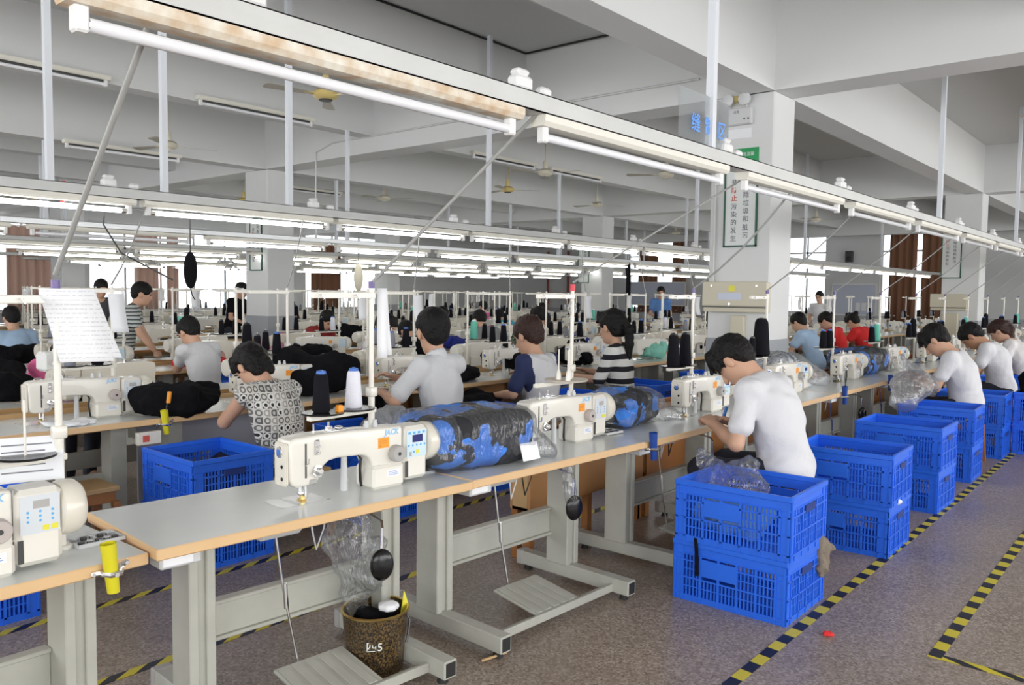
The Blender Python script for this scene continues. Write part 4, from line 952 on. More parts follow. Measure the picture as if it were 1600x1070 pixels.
def person(label, x, y, face, s=1.08, seat=.47, stand=False, lean=12, curve=10, neck=8, pitch=15, yaw=0, turn=0, hands=None, res=.013, shirt=SHIRTW, sleeve=.55, sleeve_m=None, trousers=DENIM, hair='short', hair_m=HAIR, skin=SKIN, collar=False, hs=1.06, faces=True, fing=True, curl=.6, hem=.045, width=1.0, group=None, legs=True, fold=.009, mouth=True, band=None, up=None, seed=1, yarm=0.0):
    o = thing('person', label, 'person', (x, y, 0), R(face), group or 'people at work in the hall')
    l, c2, nk, hp = R(lean), R(lean+curve), R(lean+curve+neck), R(pitch)
    hz = (.90 if stand else seat+.085)*(s if stand else 1)
    P = np.array((0., 0., hz)); d1, d2 = dirv(l), dirv(c2)
    ch = P+d1*.30*s; nb = ch+d2*.20*s; hb = nb+dirv(nk)*.075*s
    hr = rotm(0, hp, R(yaw)); hr = np.array(Matrix.Rotation(R(yaw), 3, 'Z') @ Matrix.Rotation(hp, 3, 'Y'))
    h = s*hs
    HC = hb+hr@np.array((.018, 0, .095))*h
    def H(p): return HC+hr@(np.array(p)*h)
    w = width
    def sh(sd): return nb+d2*(-.045*s)+np.array((0, sd*.168*s*w, 0))
    # ---- body: one continuous surface
    B = Field()
    B.ell(H((-.008, 0, .025)), np.array((.096, .076, .092))*h, hr, .01); B.ell(H((.020, 0, -.045)), np.array((.072, .060, .078))*h, hr, .04); B.ell(H((.058, 0, -.098)), np.array((.026, .030, .024))*h, hr, .04)
    B.cap(H((.090, 0, .004)), H((.110, 0, -.038)), .009*h, .0145*h, .014); B.ell(H((.082, 0, .030)), np.array((.018, .052, .012))*h, hr, .02); B.ell(H((.089, 0, -.068)), np.array((.012, .024, .012))*h, hr, .012)
    for sd in (-1, 1): B.ell(H((-.006, sd*.079, -.012)), np.array((.021, .010, .034))*h, hr, .006)
    B.cap(nb-d2*.03*s, H((-.022, 0, -.06)), .056*s, .052*s, .03)
    B.ell(ch, np.array((.095, .150*w, .17))*s, rotm(0, l, 0), .05); B.cap(P, ch, .115*s, .115*s, .05); B.ell(P, np.array((.09, .135*w, .085))*s, None, .05)
    G = Field(); T = Field()                                   # shirt and trousers
    G.ell(ch+d1*.01*s, np.array((.116, .168*w, .19))*s, rotm(0, l, 0), .05); G.cap(P+d1*.06*s, ch, .128*s*w, .126*s*w, .06)
    G.ell(P+d1*(.05-hem)*s, np.array((.132, .175*w, .125))*s, rotm(0, l, 0), .07)
    T.ell(P+np.array((-.01, 0, -.02)), np.array((.125, .170*w, .10))*s, None, .05)
    wrists = []
    for i, sd in enumerate((1, -1)):
        S = sh(sd); B.cap(nb-d2*.03*s, S, .05*s, .054*s, .04); G.cap(nb-d2*.035*s, S, .062*s, .064*s, .05)
        if hands and hands[i] is not None: Wt = np.array(hands[i], float)
        else: Wt = S+np.array((.05, sd*.03, -.50))*s
        a, b_ = .285*s, .245*s; v = Wt-S; L = np.linalg.norm(v)
        if L > (a+b_)*.985: v = v/L*(a+b_)*.985; Wt = S+v; L = np.linalg.norm(v)
        e = v/L; pole = np.array((-.25, sd*(.45+yarm), -1.)); pole = pole-e*(pole@e); pole /= np.linalg.norm(pole)
        q = (a*a-b_*b_+L*L)/(2*L); E_ = S+e*q+pole*math.sqrt(max(a*a-q*q, 1e-6))
        B.cap(S, E_, .049*s, .039*s, .02); B.cap(E_, E_+(Wt-E_)*.4, .040*s, .038*s, .015); B.cap(E_+(Wt-E_)*.4, Wt, .038*s, .026*s, .015)
        wrists.append((Wt, (Wt-E_)/np.linalg.norm(Wt-E_)))
        if fing: hand(B, Wt, Wt-E_, np.array(up[i] if up else (.1, sd*.3, 1.)), sd, s, curl)
        else: B.ell(Wt+(Wt-E_)/np.linalg.norm(Wt-E_)*.07*s, np.array((.05, .04, .03))*s, None, .02)
        if sleeve > 0:
            q = S+(E_-S)*sleeve if sleeve <= 1 else E_+(Wt-E_)*(sleeve-1)
            if sleeve > 1: G.cap(S, E_, .064*s, .056*s, .03); G.cap(E_, q, .056*s, .046*s, .02)
            else: G.cap(S, q, .059*s, .060*s, .035)
    if legs:
        for sd in (1, -1):
            hip = P+np.array((0, sd*.09*s, -.01))
            if stand: kn = hip+np.array((.02*s, sd*.01, -.42*s)); an = np.array((-.01, sd*.10*s, .08))
            else: kn = hip+np.array((.40*s, sd*.06*s, -.015)); an = np.array((.36*s, sd*.12*s, .09))
            B.chain([hip, kn, an], [.07*s, .05*s, .035*s], .03); B.cap(an, an+np.array((.15*s, 0, -.045)), .034*s, .026*s, .02)
            T.chain([hip, kn, an], [.092*s, .068*s, .052*s], .03)
    G.cap(nb+d2*.005*s, nb+dirv(nk)*.12*s, .060*s, .058*s, .012, 's')
    mobj('body', B.mesh('body', res, skin, None, 1), o)
    sm = G.mesh('shirt', max(res, .011), [shirt] + ([sleeve_m] if sleeve_m else []), cloth_folds(seed, fold), 1)
    if sleeve_m:
        for p in sm.polygons:
            if abs(p.center.y) > .150*s*w and p.center.z < sh(1)[2]+.09: p.material_index = 1
    mobj('shirt', sm, o)
    if legs:
        mobj('trousers', T.mesh('trousers', max(res, .013), trousers, folds(seed+3, .005, 14), 1), o)
        for sd in (1, -1):
            a = np.array((.02, sd*.11*s, .05)) if stand else np.array((.36*s+.03, sd*.12*s, .05)); S_ = Field(); S_.ell(a+np.array((.05, 0, -.005)), (.125*s, .045*s, .042), None); S_.box((0, 0, -.5), (2, 2, .5), .001, None, .001, 's')
            mobj('shoe', S_.mesh('shoe', .015, BLACK), o)
    # ---- hair
    A = Field(); hm = hair_m; res_h = max(res*.8, .008)
    A.ell(H((-.016, 0, .040)), np.array((.112, .090, .096))*h, hr, .02); A.ell(H((-.062, 0, -.008)), np.array((.054, .072, .078))*h, hr, .03)
    if hair in ('bangs',): 
        for q in (-.05, -.018, .018, .05): A.cap(H((.045, q, .095)), H((.104, q*1.05, .034)), .028*h, .013*h, .018)
        for sd in (-1, 1): A.cap(H((.055, sd*.070, .06)), H((.062, sd*.077, .000)), .020*h, .011*h, .02)
    if hair in ('bob', 'pony', 'long', 'bun'):
        A.cap(H((-.05, .042, .0)), H((-.062, .038, -.085 if hair == 'bob' else -.05)), .045*h, .034*h, .03); A.cap(H((-.05, -.042, .0)), H((-.062, -.038, -.085 if hair == 'bob' else -.05)), .045*h, .034*h, .03)
        for q in (-.045, 0, .045): A.cap(H((.05, q, .10)), H((.094, q, .048)), .022*h, .012*h, .02)
    if hair == 'pony': A.ell(H((-.115, 0, .03)), np.array((.03, .03, .03))*h, hr, .01)
    if hair == 'bun': A.ell(H((-.125, 0, .075)), np.array((.042, .045, .042))*h, hr, .01)
    A.ell(H((.098, 0, -.048)), np.array((.082, .088, .092))*h, hr, .012, 's')
    for sd in (-1, 1): A.ell(H((.0, sd*.085, -.018)), np.array((.027, .026, .036))*h, hr, .008, 's')
    if hair in ('pony', 'long'):
        a = H((-.125 if hair == 'pony' else -.07, 0, .03)); A.chain([a, a+np.array((-.045, 0, -.09))*s, a+np.array((-.05, 0, -.22))*s, a+np.array((-.03, 0, -.50))*s], [.026*s, .042*s, .040*s, .014*s], .02)
    mobj('hair', A.mesh('hair', res_h, hm, folds(seed+5, .004, 62), 0), o)
    if band: 
        Bd = Field(); Bd.ell(H((-.012, 0, .035)), np.array((.118, .097, .034))*h, hr, .01); mobj('headband', Bd.mesh('headband', .012, band), o)
    if faces:
        for sd in (-1, 1):
            ell_obj('eye', H((.0885, sd*.031, .004)), np.array((.006, .015, .0055))*h, EYE, o, hr); ell_obj('eyebrow', H((.0965, sd*.033, .027)), np.array((.005, .021, .0042))*h, HAIR, o, hr)
        if mouth: ell_obj('mouth', H((.1010, 0, -.069)), np.array((.005, .021, .0055))*h, LIP, o, hr)
    if collar:
        C_ = Field(); C_.cap(nb-d2*.005*s, nb+dirv(nk)*.035*s, .074*s, .070*s, .01); C_.cap(nb-d2*.03*s, nb+dirv(nk)*.15*s, .060*s, .060*s, .006, 's'); C_.ell(nb+np.array((.075, 0, -.0))*s, (.03*s, .025*s, .06*s), None, .01, 's')
        mobj('collar', C_.mesh('collar', .009, shirt, None, 1), o)
    o2 = {'wrists': wrists, 'H': H, 'hr': hr, 'root': o, 'nb': nb, 'h': h}
    return o2
# ------------------------------------------------------------------ front row: four tables seen closely
def place_root(o, loc, rz, label, cat, group=None):
    o.location = loc; o.rotation_euler = (0, 0, rz); return tag(o, label, cat, group)
GT, GM, GS = 'sewing tables in rows', 'sewing machines in rows', 'thread stands on the tables'
def edge_table(proto, x0, y0, x1, y1, label, z=0, W_=.62):
    """front edge runs from (x0,y0) to (x1,y1), the operator stands on the +x side"""
    a = math.atan2(-(x1-x0), y1-y0); c = Vector(((x0+x1)/2, (y0+y1)/2, 0)); c -= Vector((math.cos(a), math.sin(a), 0))*W_/2
    return place_root(proto, (c.x, c.y, z), a, label, 'table', GT)
TAB = [edge_table(table_proto(2, 1.335, legs=(-.40, .55), knee=False), -2.545, -.11, -2.545, 1.225, 'lower pale-edged sewing table at the bottom left corner', -.018),
       edge_table(table_proto(2, 1.375, legs=(-.43, .42)), -2.495, 1.225, -2.40, 2.60, 'sewing table with an empty grey top and the black bucket beneath'),
       edge_table(table_proto(2, 1.345, legs=(-.62, .33)), -2.40, 2.60, -2.335, 3.94, 'sewing table carrying the big bagged blue camouflage bundle', .004),
       edge_table(table_proto(2, 1.56, legs=(-.55, .45)), -2.335, 3.945, -2.335, 5.50, 'sewing table at which the white shirted man with bowed head sits')]
TAB[0].children[0].data.materials[0] = EDGE2
T1 = table_proto(1, 1.54)
R1Y = [5.51+1.55*k for k in range(13)]
for k, y in enumerate(R1Y):
    l = '%s sewing table beyond the bowed white shirted man in the front row' % ORD[k]
    if k == 0: edge_table(T1, -2.335, y, -2.335, y+1.54, l)
    else: dup(T1, (-2.335-.31, y+.77, 0), 0, l, GT)
M1 = machine_proto(2, 1); M2 = machine_proto(2, 2)
place_root(M1, (-2.675, 1.895, TT), R(-3.5), 'cream sewing machine with navy display on the empty grey topped table', 'sewing machine', GM)
place_root(M2, (-2.70, .40, TT-.018), R(-1), 'cream sewing machine cut by the bottom left corner of the picture', 'sewing machine', GM)
dup(M2, (-2.66, 3.33, TT+.004), R(-1), 'cream sewing machine between the two bagged blue camouflage bundles', GM)
dup(M1, (-2.66, 4.97, TT), 0, 'cream sewing machine right in front of the bowed white shirted man', GM)
for k, y in enumerate(R1Y):
    dup(M2 if k % 2 else M1, (-2.66, y+1.0, TT), 0, '%s cream sewing machine beyond the bowed white shirted man in the front row' % ORD[k], GM)
# thread stands of the front row
S1 = stand_proto(1)
place_root(S1, (-2.80, 2.36, TT), R(3), 'white thread stand with a black and a white cone behind the navy display machine', 'thread stand', GS)
dup(S1, (-2.80, 1.06, TT-.018), R(0), 'white thread stand with a hanging work sheet at the lower left', GS)
S2 = stand_proto(1, discs=False)
place_root(S2, (-2.86, 3.95, TT), 0, 'thread stand with a round beige tray behind the second front row machine', 'thread stand', GS)
MB().lathe([(.0, 0), (.125, .003), (.13, .012), (.12, .012), (.0, .010)], (.03, -.09, .312), 28).build('round_tray', mat('beige_tray', (.62, .55, .47), .5), S2, smooth=40)
for dx, dy in ((.08, -.15), (.0, -.02), (-.04, -.14)):
    MB().cyl((.03+dx*.6, -.05+dy*.6, .32), (.03+dx*.6, -.05+dy*.6, .50), .004, n=8).build('spool_pin', CREAM2, S2)
    MB().lathe([(.016, 0), (.012, .04), (.006, .06)], (.03+dx*.6, -.05+dy*.6, .322), 12).build('spool_holder', CREAM2, S2, smooth=40)
MB().lathe([(.03, -.006), (.042, -.004), (.042, .004), (.03, .006)], (0, .0, .74), 18, axis='x', ring=True).build('tape_roll', FILM2, S2)
MB().cyl((0, 0, .84), (0, 0, .88), .016, n=10).build('red_cap', mat('red_plastic', (.7, .05, .08), .4), S2)
dup(S1, (-2.84, 5.42, TT), 0, 'thread stand with two black cones behind the bowed white shirted man', GS)
dup(S1, (-2.84, 6.75, TT), 0, 'thread stand with a very large black cone right of the bowed man', GS)
for k, y in enumerate(R1Y[1:]): dup(S1, (-2.84, y+1.36, TT), 0, '%s thread stand along the front row beyond the large black cone' % ORD[k], GS)
zt = TT+.84*.345+.031
def oncone(kind, x, y, z, label, group='thread cones'): return cone(kind, (x, y, z), label, group)
oncone('b', -2.795, 2.085, zt, 'black thread cone beside the white one on the front stand')
oncone('w', -2.80, 2.26, zt, 'white thread cone with blue tip on the front stand')
oncone('B', -2.84, 5.145, zt, 'left black thread cone of the pair behind the bowed man')
oncone('B', -2.84, 5.32, zt, 'right black thread cone of the pair behind the bowed man')
oncone('T', -2.84, 6.65, zt, 'very large black thread cone just right of the bowed man')
oncone('s', -2.84, 6.475, zt, 'slim black thread cone left of the very large one')
for k, y in enumerate(R1Y[1:9]):
    oncone('b', -2.84, y+1.085, zt, 'near black cone on the %s front row stand beyond the large cone' % ORD[k]); oncone('bgB'[k % 3], -2.84, y+1.26, zt, 'farther %s cone on the %s front row stand beyond the large cone' % (('black', 'mint green', 'tall black')[k % 3], ORD[k]))
o = MB().rbox((-2.76, 2.13, zt-.002), (-2.735, 2.155, zt+.028), .003).build('orange_tag', ORANGE); tag(o, 'tiny orange tag beside the black thread cone', 'tag')
# papers
paper('large white work sheet clipped to the lower left thread stand', (-2.755, 1.075, 1.585), .155, .225, R(68), .0, .03, skew=.055, sheets=2)
paper('thin folded white work sheet hanging on the front thread stand pole', (-2.785, 2.41, 1.60), .045, .30, R(60), .0, .01, PAPER, sheets=2)
o = thing('info_sheet', 'printed information sheet with coloured picture behind the corner machine', 'paper', (-2.79, .93, TT+.22), R(72), 'papers hung on thread stands')
M = Matrix.Rotation(R(-24), 4, 'X'); MB().box((-.13, -.001, 0), (.13, .001, .145), 0, M).build('sheet', PAPER, o)
b = MB(); b.box((-.10, -.0022, .03), (-.06, -.001, .125), 0, M); b.build('colour_picture', mat('blue_picture', (.35, .55, .8), .5), o)
b = MB(); [b.box((-.04, -.0022, .03+.022*k), (.10-.02*(k % 2), -.001, .034+.022*k), 0, M) for k in range(5)]; b.build('printed_lines', INK, o)
# yellow, blue scissor holders on the table edges
def holder(loc, label, m, straight=True, tool=None):
    o = thing('scissor_holder', label, 'scissor holder', loc, 0, 'scissor holders on table edges')
    b = MB(); b.cyl((.026, 0, -.07), (.026, -.014, .085), .018, .024, 16, caps=False); b.cyl((.026, 0, -.07), (.026, -.014, .085), .015, .021, 16, caps=False); b.cyl((.026, 0, -.071), (.026, 0, -.069), .018, n=16); b.build('tube', m, o, smooth=50)
    b = MB(); b.tube([(.002, -.055, -.008), (.006, -.030, -.008), (.026, -.026, -.008), (.050, -.016, -.008), (.052, .012, -.008), (.026, .026, -.004), (.006, .032, .002), (.002, .055, .008)], .009, 6); b.cyl((-.001, -.05, -.008), (.012, -.05, -.008), .006, n=10); b.cyl((-.001, .05, .006), (.012, .05, .006), .006, n=10); b.cyl((.05, -.004, -.008), (.064, -.004, -.008), .007, n=8); b.build('clamp', CHROME, o)
    if tool: 
        MB().tube([(.026, 0, .0), (.03, -.0, .10), (.035, .01, .16)], .004, 6).build('screwdriver_shaft', DARKGAP, o); MB().cyl((.035, .01, .13), (.045, .015, .20), .014, n=10).build('screwdriver_handle', ORANGE, o)
    return o
holder((-2.545, 1.10, TT-.035), 'yellow tube holder clamped to the corner table edge', YELT)
holder((-2.335, 3.99, TT-.03), 'dark blue holder at the joint of the third and fourth front tables', BLUEH)
holder((-2.335, 7.2, TT-.03), 'dark blue holder with scissors on the far front row edge', BLUEH)
holder((-2.335, 8.55, TT-.03), 'dark blue holder farther along the front row edge', BLUEH)
o = thing('scissors', 'small black scissors standing in the far blue holder', 'scissors', (-2.308, 7.2, TT+.03)); b = MB(); b.tube([(0, -.004, -.05), (0, .0, .06), (.004, -.018, .09), (.004, -.014, .13), (.004, .004, .14), (.004, .012, .11), (0, .0, .06)], .005, 6); b.tube([(0, .004, -.05), (0, .0, .06), (-.004, .018, .09), (-.004, .022, .13), (-.004, .006, .14)], .005, 6); b.build('blades', BLACK, o)
# bobbins box in the corner table top, little parts beside the machines
def bobbin_tray(loc, rz, label):
    o = thing('bobbin_tray', label, 'tray', loc, rz); b = MB(); b.box((-.075, -.055, 0), (.075, .055, .004)); 
    for q in (-.055, .055): b.box((-.075, q-.003, 0), (.075, q+.003, .012))
    for q in (-.075, 0, .075): b.box((q-.003, -.055, 0), (q+.003, .055, .012))
    b.build('tray', LGREY, o)
    for i in range(5):
        for j in range(2): MB().cyl((-.055+.027*i, -.028+.05*j, .004), (-.055+.027*i, -.028+.05*j, .013), .011, n=10).build('bobbin', CHROME if (i+j) % 2 else DARKGAP, o)
bobbin_tray((-2.80, 1.165, TT-.018), R(90), 'steel bobbin tray sunk in the corner table top')
bobbin_tray((-2.72, 2.545, TT), R(80), 'steel bobbin tray right of the navy display machine')
bobbin_tray((-2.66, 4.05, TT+.004), R(85), 'flat steel tray right of the second front row machine')
# bagged bundles
bundle('big clear bag of folded blue and black camouflage garments on the front table', (-2.70, 2.86, TT+.005), (.44, .66, .265), CAMO, 3, R(-8), tail=[((.05, .28, .12), (.17, .40, .03), .10, .05)], paper=((.222, .225, .058), (.12, .085), R(4)), amp=.011, res=.009)
bundle('clear bag of blue camouflage garments slumped behind the second front machine', (-2.80, 4.42, TT+.002), (.36, .56, .22), CAMO, 8, R(12), tail=[((-.0, -.2, .18), (.0, -.32, .22), .07, .05), ((.1, .15, .1), (.28, .36, .02), .11, .03)], amp=.016, res=.010)
bundle('crumpled bag of grey patterned cloth behind the bowed man, right of the large cone', (-2.97, 7.27, TT), (.30, .52, .30), CAMOG, 14, 0, tail=[((.1, .2, .2), (.3, .35, .06), .10, .08)], amp=.02, film=FILM2)
bundle('clear bag of dark blue cloth on the far front row table', (-2.80, 9.14, TT), (.44, .74, .27), CAMO, 21, R(-6), tail=[((.05, .3, .12), (.15, .5, .04), .10, .05)], amp=.014)
bundle('small clear bag of blue cloth near the far end of the front row', (-2.75, 12.15, TT), (.4, .5, .24), CAMO, 25, 0)
# wooden garment trough behind the front row
def trough(x0, x1, y0, y1, z0, z1, label, legs=True, m=WOOD, step=1.35):
    o = thing('garment_trough', label, 'trough', ((x0+x1)/2, y0, 0)); w = (x1-x0)/2; L = y1-y0
    MB().rbox((w-.02, 0, z0), (w, L, z1), .003).build('side_board', m, o); MB().rbox((-w, 0, z0), (-w+.02, L, z1), .003).build('side_board', m, o)
    MB().box((-w+.02, 0, z0), (w-.02, L, z0+.018)).build('bottom_board', m, o)
    MB().box((-w+.02, 0, z0), (w-.02, .02, z1)).build('end_board', PLY, o); MB().box((-w+.02, L-.02, z0), (w-.02, L, z1)).build('end_board', m, o)
    if legs:
        n = int(L/step)+1
        for k in range(n+1):
            for sx in (-1, 1): MB().rbox((sx*(w-.03)-.025, min(L-.06, k*step)+.005, 0), (sx*(w-.03)+.025, min(L-.06, k*step)+.055, z0), .003).build('leg', WOOD, o)
    return o
PLYW = mat('orange_plywood', (.52, .27, .11), .45, noise=(3, .5, (.42, .19, .07)))
trough(-3.135, -2.98, 3.72, 5.0, .30, .70, 'orange wooden trough on legs under the third front table back', True, PLYW, .6)
trough(-3.135, -2.98, 5.05, 7.3, .30, .80, 'brown wooden trough behind the bowed man and his table', True)
trough(-3.13, -2.98, 8.1, 20, .30, .80, 'long brown wooden trough behind the far front row tables', True)
# bucket with plastic bag
o = thing('bucket', 'speckled gold and black enamel bucket with brass rim under the table', 'bucket', (-2.62, 2.23, 0), R(20))
MB().lathe([(0, .004), (.135, .004), (.138, 0), (.140, .012), (.165, .302), (.161, .302), (.137, .02), (0, .016)], n=36).build('pail', BUCKETM, o, smooth=40)
b = MB(); b.lathe([(.164, .296), (.172, .300), (.173, .308), (.166, .313), (.159, .309), (.160, .299)], n=36, ring=True); b.build('rim', BRASS, o, smooth=60)
MB().tube([(.165, .03, .285), (.180, .03, .26), (.182, .01, .20), (.180, -.01, .16)], .006, 6).build('bail_handle', BLACK, o)
text('lettering', '四5', .055, SIGNW, o, (.1535*math.cos(R(-62)), .1535*math.sin(R(-62)), .165), (R(84.8), 0, R(28)), bold=.0004, ext=.001); o.scale = (.84, .84, .84)
H_ = Field(); H_.ell((0, 0, .20), (.12, .12, .09)); H_.ell((.04, .05, .27), (.06, .05, .05)); H_.ell((-.05, -.03, .27), (.07, .06, .05))
o = hull('dark rubbish and scraps filling the speckled bucket', 'rubbish', 'rubbish', (-2.62, 2.23, 0), H_, BLACKC, .012, 4, .012, 25); o.scale = (.82, .82, .80)
bag = Field(); bag.chain([(0, 0, .02), (.015, .03, .16), (-.02, -.02, .30), (.0, .01, .44)], [.055, .085, .09, .065], .05); bag.cap((0, 0, .16), (.05, .10, .27), .05, .035, .05); bag.cap((0, 0, .35), (-.02, -.08, .30), .05, .04, .04)
o = hull('clear plastic bag hanging from the knee bar into the bucket', 'plastic_bag', 'bag', (-2.70, 2.18, .245), bag, FILM, .011, 9, .016, 24)
R_ = Field(); [R_.cap((.03*math.cos(t), .03*math.sin(t), 0), (.03*math.cos(t+.9), .03*math.sin(t+.9), .004), .014, None, .006) for t in (0, .9, 1.8, 2.7, 3.6, 4.5, 5.4)]; R_.ell((0, 0, .01), (.02, .02, .015))
o = hull('white rosette of wound tape inside the bucket top', 'tape_rosette', 'tape', (-2.56, 2.25, .272), R_, PAPER, .006, 2, .001, 40)
o = MB().prism([(0, 0), (.05, .02), (.02, .10)], -.002, .002, plane='yz').build('yellow_scrap', YELP, None, loc=(-2.55, 2.31, .22)); tag(o, 'yellow scrap leaning out of the speckled bucket', 'scrap')
bb = Field(); bb.cap((0, 0, 0), (.02, .01, -.16), .03, .035, .02); bb.cap((0, 0, -.1), (.01, .04, -.14), .025, .02, .02)
hull('small clear plastic bag hanging beside the knee pad under the bundle table', 'plastic_bag', 'bag', (-2.52, 3.46, .67), bb, FILM, .008, 12, .008, 40)
o = MB().tube([(-2.30, 2.55, .012), (-2.27, 2.68, .014)], .006, 6).build('wooden_stick', PLY); tag(o, 'tiny wooden stick lying on the floor by the bundle table foot', 'stick')
o = heap('thread_scrap', 'tiny red thread scrap on the aisle floor near the tape', 'scrap', (-1.27, 3.85, .0), (.05, .04, .02), REDCL, 5, res=.004, k=.01)

# ------------------------------------------------------------------ crates
CR = crate_proto(); HC_ = .300
GC = 'stacked blue plastic crates'
crate_first = [True]
def crate(x, y, z, rz, label):
    if crate_first[0]:
        crate_first[0] = False; return place_root(CR, (x, y, z), rz, label, 'crate', GC)
    return dup(CR, (x, y, z), rz, label, GC)
STK = [(-1.765, 4.06, 0, 'first'), (-1.70, 5.47, R(1), 'second'), (-1.72, 6.82, R(-1), 'third'), (-1.76, 8.12, R(1), 'fourth'), (-1.75, 9.50, 0, 'fifth')]
for x, y, a, n in STK:
    crate(x, y, 0, a, 'lower blue crate of the %s stack along the hazard tape' % n); crate(x+.008, y-.01, .319, a+R(1.2), 'upper open blue crate of the %s stack along the hazard tape' % n)
for x, y, z, l in ((-1.12, 9.95, 0, 'lower blue crate at the right picture edge under the black cloth'), (-1.12, 9.95, .319, 'upper blue crate at the right picture edge under the black cloth'), (-1.75, 11.6, 0, 'lower blue crate beyond the fifth stack along the tape'), (-1.75, 11.6, .319, 'upper blue crate beyond the fifth stack along the tape')): crate(x, y, z, 0, l)
for x, y, n in ((-4.56, 1.25, 'at the bottom left picture edge'), (-4.55, 2.56, 'beside the woman in the letter print blouse'), (-4.55, 3.80, 'between the blouse woman and the polo man'), (-4.56, 5.15, 'beyond the man in the white polo'), (-4.6, 6.45, 'beside the person with navy sleeves'), (-4.62, 7.75, 'beyond the woman in the striped top'), (-4.6, 9.3, 'farther along the second row')):
    crate(x, y, 0, R(90 if n.startswith('zz') else 1), 'lower blue crate of the stack '+n); crate(x, y, .319, R(-1), 'upper blue crate of the stack '+n)
# what lies in and on the crates
F_ = Field(); F_.ell((0, 0, .02), (.21, .17, .08)); F_.cap((-.12, .06, .05), (-.20, .0, .20), .09, .012, .05); F_.cap((-.04, -.06, .03), (.06, .10, .12), .09, .05, .05); F_.ell((.1, -.08, .06), (.11, .09, .06))
o = hull('crumpled clear plastic bags spilling from the upper crate of the first stack', 'plastic_bag', 'bag', (-1.88, 4.06, .565), F_, FILM, .010, 3, .016, 24)
heap('folded_garment', 'light blue cloth under the plastic in the first upper crate', 'cloth', (-1.86, 4.05, .345), (.40, .36, .20), mat('pale_blue_cloth', (.22, .42, .72), .8, bump=(14, .8)), 6)
heap('black_garment', 'black garments inside the upper crate beside the blouse woman', 'garment', (-4.50, 2.58, .34), (.42, .36, .17), BLACKC, 4)
heap('black_garment', 'black garments hanging over the crate at the right picture edge', 'garment', (-1.16, 9.90, .42), (.56, .50, .62), BLACKC, 12, n=10)
heap('plastic_film', 'crumpled grey plastic film in the crate before the polo man', 'plastic', (-4.50, 3.95, .42), (.46, .40, .42), mat('silver_film', (.30, .31, .33), .25, bump=(18, 1.0)), 15, n=10)
heap('black_garment', 'black trousers heaped in the crate beyond the polo man', 'garment', (-4.62, 5.15, .36), (.48, .42, .34), BLACKC, 16)
for x, y, z, sc in ((-1.472, 4.27, .29, 1),):
    o = heap('work_glove', 'worn grey cloth glove stuck in the first crate stack handle', 'glove', (x+.03, y, z-.13), (.06, .10, .20), mat('worn_glove', (.22, .18, .14), .9, bump=(30, .8)), 3, res=.008, k=.02)
o = MB().tube([(-1.94, 3.795, .345), (-1.93, 3.788, .27), (-1.925, 3.79, .15)], .010, 6).build('black_strap', BLACKC); tag(o, 'short black strap hanging on the first lower crate front', 'strap')
o = heap('plastic_scrap', 'white plastic scrap between the crates of the second stack', 'plastic', (-1.42, 5.42, .30), (.08, .12, .05), PAPER, 3, res=.008, k=.02)
# stools
ST = stool_proto(); GST = 'wooden stools'
place_root(ST, (-1.83, 4.62, 0), 0, 'wooden stool under the bowed white shirted man', 'stool', GST)
for x, y, l in ((-4.93, 1.90, 'varnished wooden stool with a pale top at the lower left'), (-4.45, 3.05, 'wooden stool under the woman in the letter print blouse'), (-4.47, 4.50, 'wooden stool under the man in the white polo'), (-4.47, 5.80, 'wooden stool under the person with navy sleeves'), (-4.47, 7.10, 'wooden stool under the woman in the striped top'), (-1.72, 8.82, 'wooden stool under the first man beyond the crates'), (-1.72, 10.70, 'wooden stool under the second man beyond the crates'), (-1.72, 12.2, 'wooden stool under the woman beyond the two men'), (-4.47, 12.5, 'wooden stool under the light blue shirted man'), (-4.47, 13.7, 'wooden stool under the person in red with short hair'), (-4.47, 15.0, 'wooden stool under the woman in red with a bun'), (-7.25, 4.12, 'wooden stool under the white shirted man at the left'), (-7.02, 5.9, 'wooden stool under the woman facing across the second row')):
    dup(ST, (x, y, 0), 0, l, GST)

# ------------------------------------------------------------------ second row and the rows beyond
PAIR = [-5.82, -8.70, -11.75, -14.60, -17.25, -20.0]
HALF = {2: .33}
def hits_column(x0, x1, y0, y1):
    return any(x0 < cx+.34 and x1 > cx-.34 and y0 < cy+.32 and y1 > cy-.26 for cx in COLX for cy in COLY)
MF = [machine_proto(0, 1), machine_proto(0, 0, False)]; SF = stand_proto(0); TF = table_proto(0, 1.38, extra=False); TFW = table_proto(0, 1.38, extra=False, edge=WOOD)
MN = machine_proto(2, 2, sticker=False, logo='JUKI', emblem=False); M3 = machine_proto(2, 2)
first_use = set()
def put(proto, loc, rz, label, cat, group, share=False):
    if proto.name not in first_use:
        first_use.add(proto.name); proto.location = loc; proto.rotation_euler = (0, 0, rz); return tag(proto, label, cat, group, share)
    return dup(proto, loc, rz, label, group, share)
Y2 = [-.21+1.38*k for k in range(18)]
WHO2 = {1: 'with the white topped machine and panel', 2: 'of the blouse woman', 3: 'of the polo man', 4: 'of the person with navy sleeves', 5: 'of the woman in stripes'}
